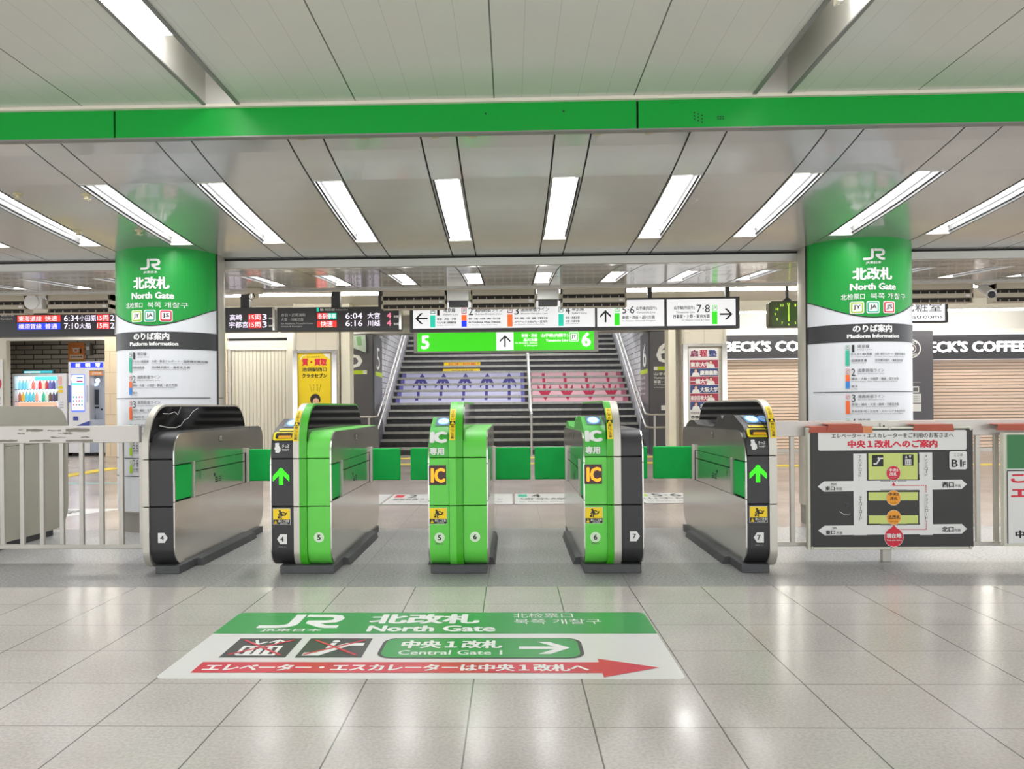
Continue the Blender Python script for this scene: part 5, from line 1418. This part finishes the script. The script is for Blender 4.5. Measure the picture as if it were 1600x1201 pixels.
# clock
r = empty('station_clock', (4.09, 12.0, 2.13), 'square green faced clock reading six hanging beside the column', 'clock')
m = MB(); m.prism([(3.82, 2.13), (4.36, 2.13), (4.38, 2.16), (4.38, 2.49), (4.33, 2.52), (3.85, 2.52), (3.80, 2.49), (3.80, 2.16)], 'y', 12.0, 12.12, M('clock_body', '5d604a', .45)); m.build('housing', r, bevel=.006)
MB().tube([(4.09, 12.06, 2.52), (4.09, 12.06, 2.9)], .025, DARKFRAME, 8).build('hanger', r); MB().lathe((4.09, 12.06, 2.52), [(.07, 0), (.07, .02), (.03, .05)], DARKFRAME, 12).build('mount', r)
S = Sheet(lambda u, v, l: Vector((u, 11.999 - l, v)), .002)
S.rrect(3.84, 2.15, 4.35, 2.50, .03, M('clock_face', '4f5f3a', .35, emit=.1), 0); CG = E_('clock_green', 'b8ea3a', .9)
S.disc(4.09, 2.325, .13, M('clock_inner', '48682f', .4, emit=.06), 1, .11)
for i in range(12):
    q = math.radians(90 - 30 * (i + 1)); x, z = 4.09 + .195 * math.cos(q), 2.325 + .15 * math.sin(q); n = str(i + 1); h = .018
    S.text(n, x - h * len(n) * .55, z - h, x + h * len(n) * .55, z + h, CG, .02)
S.rect(4.083, 2.325, 4.097, 2.46, CG, 3); S.rect(4.081, 2.22, 4.099, 2.325, CG, 3); S.build('dial', r)

# ceiling mounted blower units
BU, BD = M('blower_beige', 'bdb5a3', .45), M('blower_slot', '2a231c', .6)
U0 = None
for n, xc in enumerate((-6.36, -5.31, -1.17, -.08, 1.01, 5.12, 6.16)):
    if U0 is None:
        r = U0 = empty('blower_unit', (xc, 9.85, 2.197), None, None)
        m = MB(); x0, x1 = xc - .395, xc + .395; z0 = 2.197; y0 = 9.78
        m.box(x0 + .01, x1 - .01, y0 + .05, 9.94, z0 + .002, z0 + .233, BD)
        for a, b_ in ((.0, .006), (.055, .108), (.155, .235)): m.box(x0, x1, y0, 9.93, z0 + a, z0 + b_, BU)
        m.box(x0, x0 + .02, y0, 9.95, z0, z0 + .235, BU); m.box(x1 - .02, x1, y0, 9.95, z0, z0 + .235, BU)
        m.build('housing', r, bevel=.003)
        m = MB()
        for i in range(7):
            for zz in (.006, .108): m.box(x0 + .08 + i * .103, x0 + .088 + i * .103, y0 + .03, y0 + .05, z0 + zz, z0 + zz + .03, BU)
        m.build('vanes', r, smooth=False)
        MB().box(x1 - .09, x1 - .045, y0 - .002, y0, z0 + .068, z0 + .095, STICKW).build('label_plate', r, smooth=False)
        MB().tube([(x0 + .05, y0 - .01, z0 + .25), (x0 + .2, y0 - .02, z0 + .275), (x0 + .4, y0 - .01, z0 + .255), (x0 + .6, y0 - .015, z0 + .262), (x0 + .72, y0, z0 + .30)], .006, INK, 6).build('cable', r)
        m = MB()
        for q in (x0 + .1, x1 - .1): m.box(q - .01, q + .01, 9.84, 9.87, z0 + .235, 2.9, RAIL)
        m.build('hanger', r, smooth=False)
        o = r
    else: o = copy_tree(U0); o.location.x = xc
    tag(o, ['beige twin-slot blower unit at the edge of the picture, beside the white round speaker', 'beige twin-slot blower unit above the LED board showing 6:34', 'beige twin-slot blower unit above the gap between LED board and white sign',
            'beige twin-slot blower unit above platform 2 and 3 of the white sign', 'beige twin-slot blower unit above platform 4 of the white sign', 'beige twin-slot blower unit above the restrooms sign',
            'beige twin-slot blower unit beyond the white camera, farthest from the stairs'][n], 'blower', 'ceiling blower units')
for xc, lb in ((-.63, 'silver cable box above platform 1 of the white sign'), (.46, 'silver cable box above the end of platform 3 on the white sign')):
    r = empty('cable_box', (xc, 9.8, 2.22), lb, 'cable box', 'silver cable boxes')
    MB().box(xc - .135, xc + .135, 9.77, 9.92, 2.29, 2.47, M('box_silver', 'dcdcd8', .3, .4)).build('housing', r, bevel=.01)
    MB().box(xc - .115, xc + .115, 9.79, 9.90, 2.22, 2.29, DARKFRAME).build('lower_box', r, bevel=.005)
    MB().box(xc - .02, xc + .02, 9.83, 9.86, 2.47, 2.9, RAIL).build('hanger', r, smooth=False)
r = empty('wall_speaker', (-5.83, 9.75, 2.24), 'white round loudspeaker between two blower units above the 6:34 board', 'loudspeaker')
MB().box(-5.93, -5.70, 9.75, 9.85, 2.38, 2.47, M('speaker_white', 'e4e4e2', .4)).build('bracket', r, bevel=.01)
m = MB(); m.lathe((-5.86, 9.72, 2.33), [(.03, .14), (.075, .10), (.095, .03), (.09, 0), (.02, -.005)][::-1], M('speaker_white'), 18, 'y'); m.box(-5.83, -5.74, 9.74, 9.84, 2.25, 2.40, M('speaker_white')); m.build('horn', r, bevel=.003)
MB().box(-5.82, -5.78, 9.79, 9.82, 2.47, 2.9, RAIL).build('hanger', r, smooth=False)
r = empty('security_camera', (5.63, 9.72, 2.2), 'white security camera hanging between blower units beside the restrooms sign', 'camera')
MB().box(5.56, 5.72, 9.70, 9.85, 2.40, 2.45, M('speaker_white')).build('bracket', r, bevel=.008)
MB().box(5.62, 5.66, 9.76, 9.80, 2.45, 2.9, RAIL).build('hanger', r, smooth=False)
m = MB(); m.tube([(5.66, 9.86, 2.38), (5.65, 9.76, 2.33), (5.63, 9.62, 2.27)], .055, M('speaker_white'), 14); m.build('body', r); MB().lathe((5.628, 9.60, 2.262), [(.04, 0), (.04, .02)], INK, 14, 'y').build('lens', r)
r = empty('security_camera', (-2.95, 9.3, 2.3), 'small beige camera with curled cable under the ceiling edge beside the column', 'camera')
MB().box(-3.03, -2.87, 9.2, 9.34, 2.33, 2.395, M('cam_beige', 'c9c0aa', .5)).build('body', r, bevel=.012)
MB().tube([(-3.0, 9.22, 2.33), (-3.01, 9.2, 2.28), (-2.97, 9.2, 2.25), (-2.93, 9.2, 2.28), (-2.95, 9.2, 2.33)], .006, INK, 6).build('cable', r)
MB().lathe((-2.94, 9.25, 2.27), [(.02, 0), (.04, .02), (.04, .06)], M('cam_beige'), 14).build('lens', r)
MB().tube([(-3.65, 9.9, 2.42), (-3.0, 9.95, 2.46), (-2.2, 9.9, 2.43)], .02, M('pipe_cream', 'd9d5c9', .4), 8).build('ceiling_conduit', label='thin cream conduit under the ceiling beside the beige camera', cat='pipe')

# ================================================================== SMALL CEILING THINGS
SPR = M('sprinkler_cream', 'c9bf9a', .45)
S0 = None
for n, (x, y, z) in enumerate([(-3.184, 5.148, 2.405), (-2.75, 5.179, 2.402), (-3.226, 5.944, 2.342), (-2.773, 5.969, 2.341)]):
    if S0 is None:
        m = MB(); m.lathe((x, y, z), [(.006, -.035), (.012, -.03), (.012, -.012), (.03, -.004), (.03, .002)], SPR, 12)
        m.box(x - .03, x + .03, y - .003, y + .003, z - .034, z - .030, SPR); m.box(x - .003, x + .003, y - .03, y + .03, z - .034, z - .030, SPR)
        S0 = o = m.build('ceiling_sprinkler', label='x', cat='sprinkler', group='sprinkler heads near the green column top')
        d0 = o.location.copy() - Vector((x, y, z))
    else:
        o = S0.copy(); COL.objects.link(o); o.location = Vector((x, y, z)) + d0
    o['label'] = ['cream sprinkler head on the sloping sheet near the picture edge, closer to the green band', 'cream sprinkler head between the second and third light strips, closer to the green band',
                  'cream sprinkler head hanging beside the second light strip, closer to the column', 'cream sprinkler head on the panel just in front of the column, above its sign'][n]
TP = M('old_tape', 'a99d84', .7)
S = Sheet(lambda u, v, l: Vector((u, v, lerp(C2, v) - l)), .0008)
for x in (-1.15, -.80, -.41, -.20, .49, .77):
    S.poly([(x - .02, 4.46), (x + .022, 4.455), (x + .025, 4.482), (x - .018, 4.49)], TP, 1)
S.build('trim_7', kind='structure')
S = Sheet(lambda u, v, l: Vector((u, 4.41 - l, v)), .0008)
for i in range(9):
    x = 1.00 + (i % 3) * .02; z = 2.585 - (i // 3) * .018 - (i % 3) * .008
    S.poly([(x, z), (x + .012, z + .004), (x + .01, z - .006)], INK, 1)
for i in range(6): S.rect(1.13 + (i % 3) * .013, 2.545 + (i // 3) * .012, 1.138 + (i % 3) * .013, 2.551 + (i // 3) * .012, INK, 1)
S.disc(-.125, 2.60, .005, INK, 1); S.disc(.30, 2.605, .006, INK, 1)
S.build('trim_8', kind='structure')
r = empty('stair_sign', (.92, 21.2, 14.2 * RISE), 'small dark green sign on a thin stand high on the stairs beside the centre rail', 'sign')
MB().tube([(.92, 21.2, 15 * RISE - .157), (.92, 21.2, 2.45)], .03, DARKFRAME, 8).build('stand', r)
MB().box(.70, 1.12, 21.17, 21.2, 2.36, 2.56, M('stair_sign_green', '14573a', .4)).build('plate', r, bevel=.02)
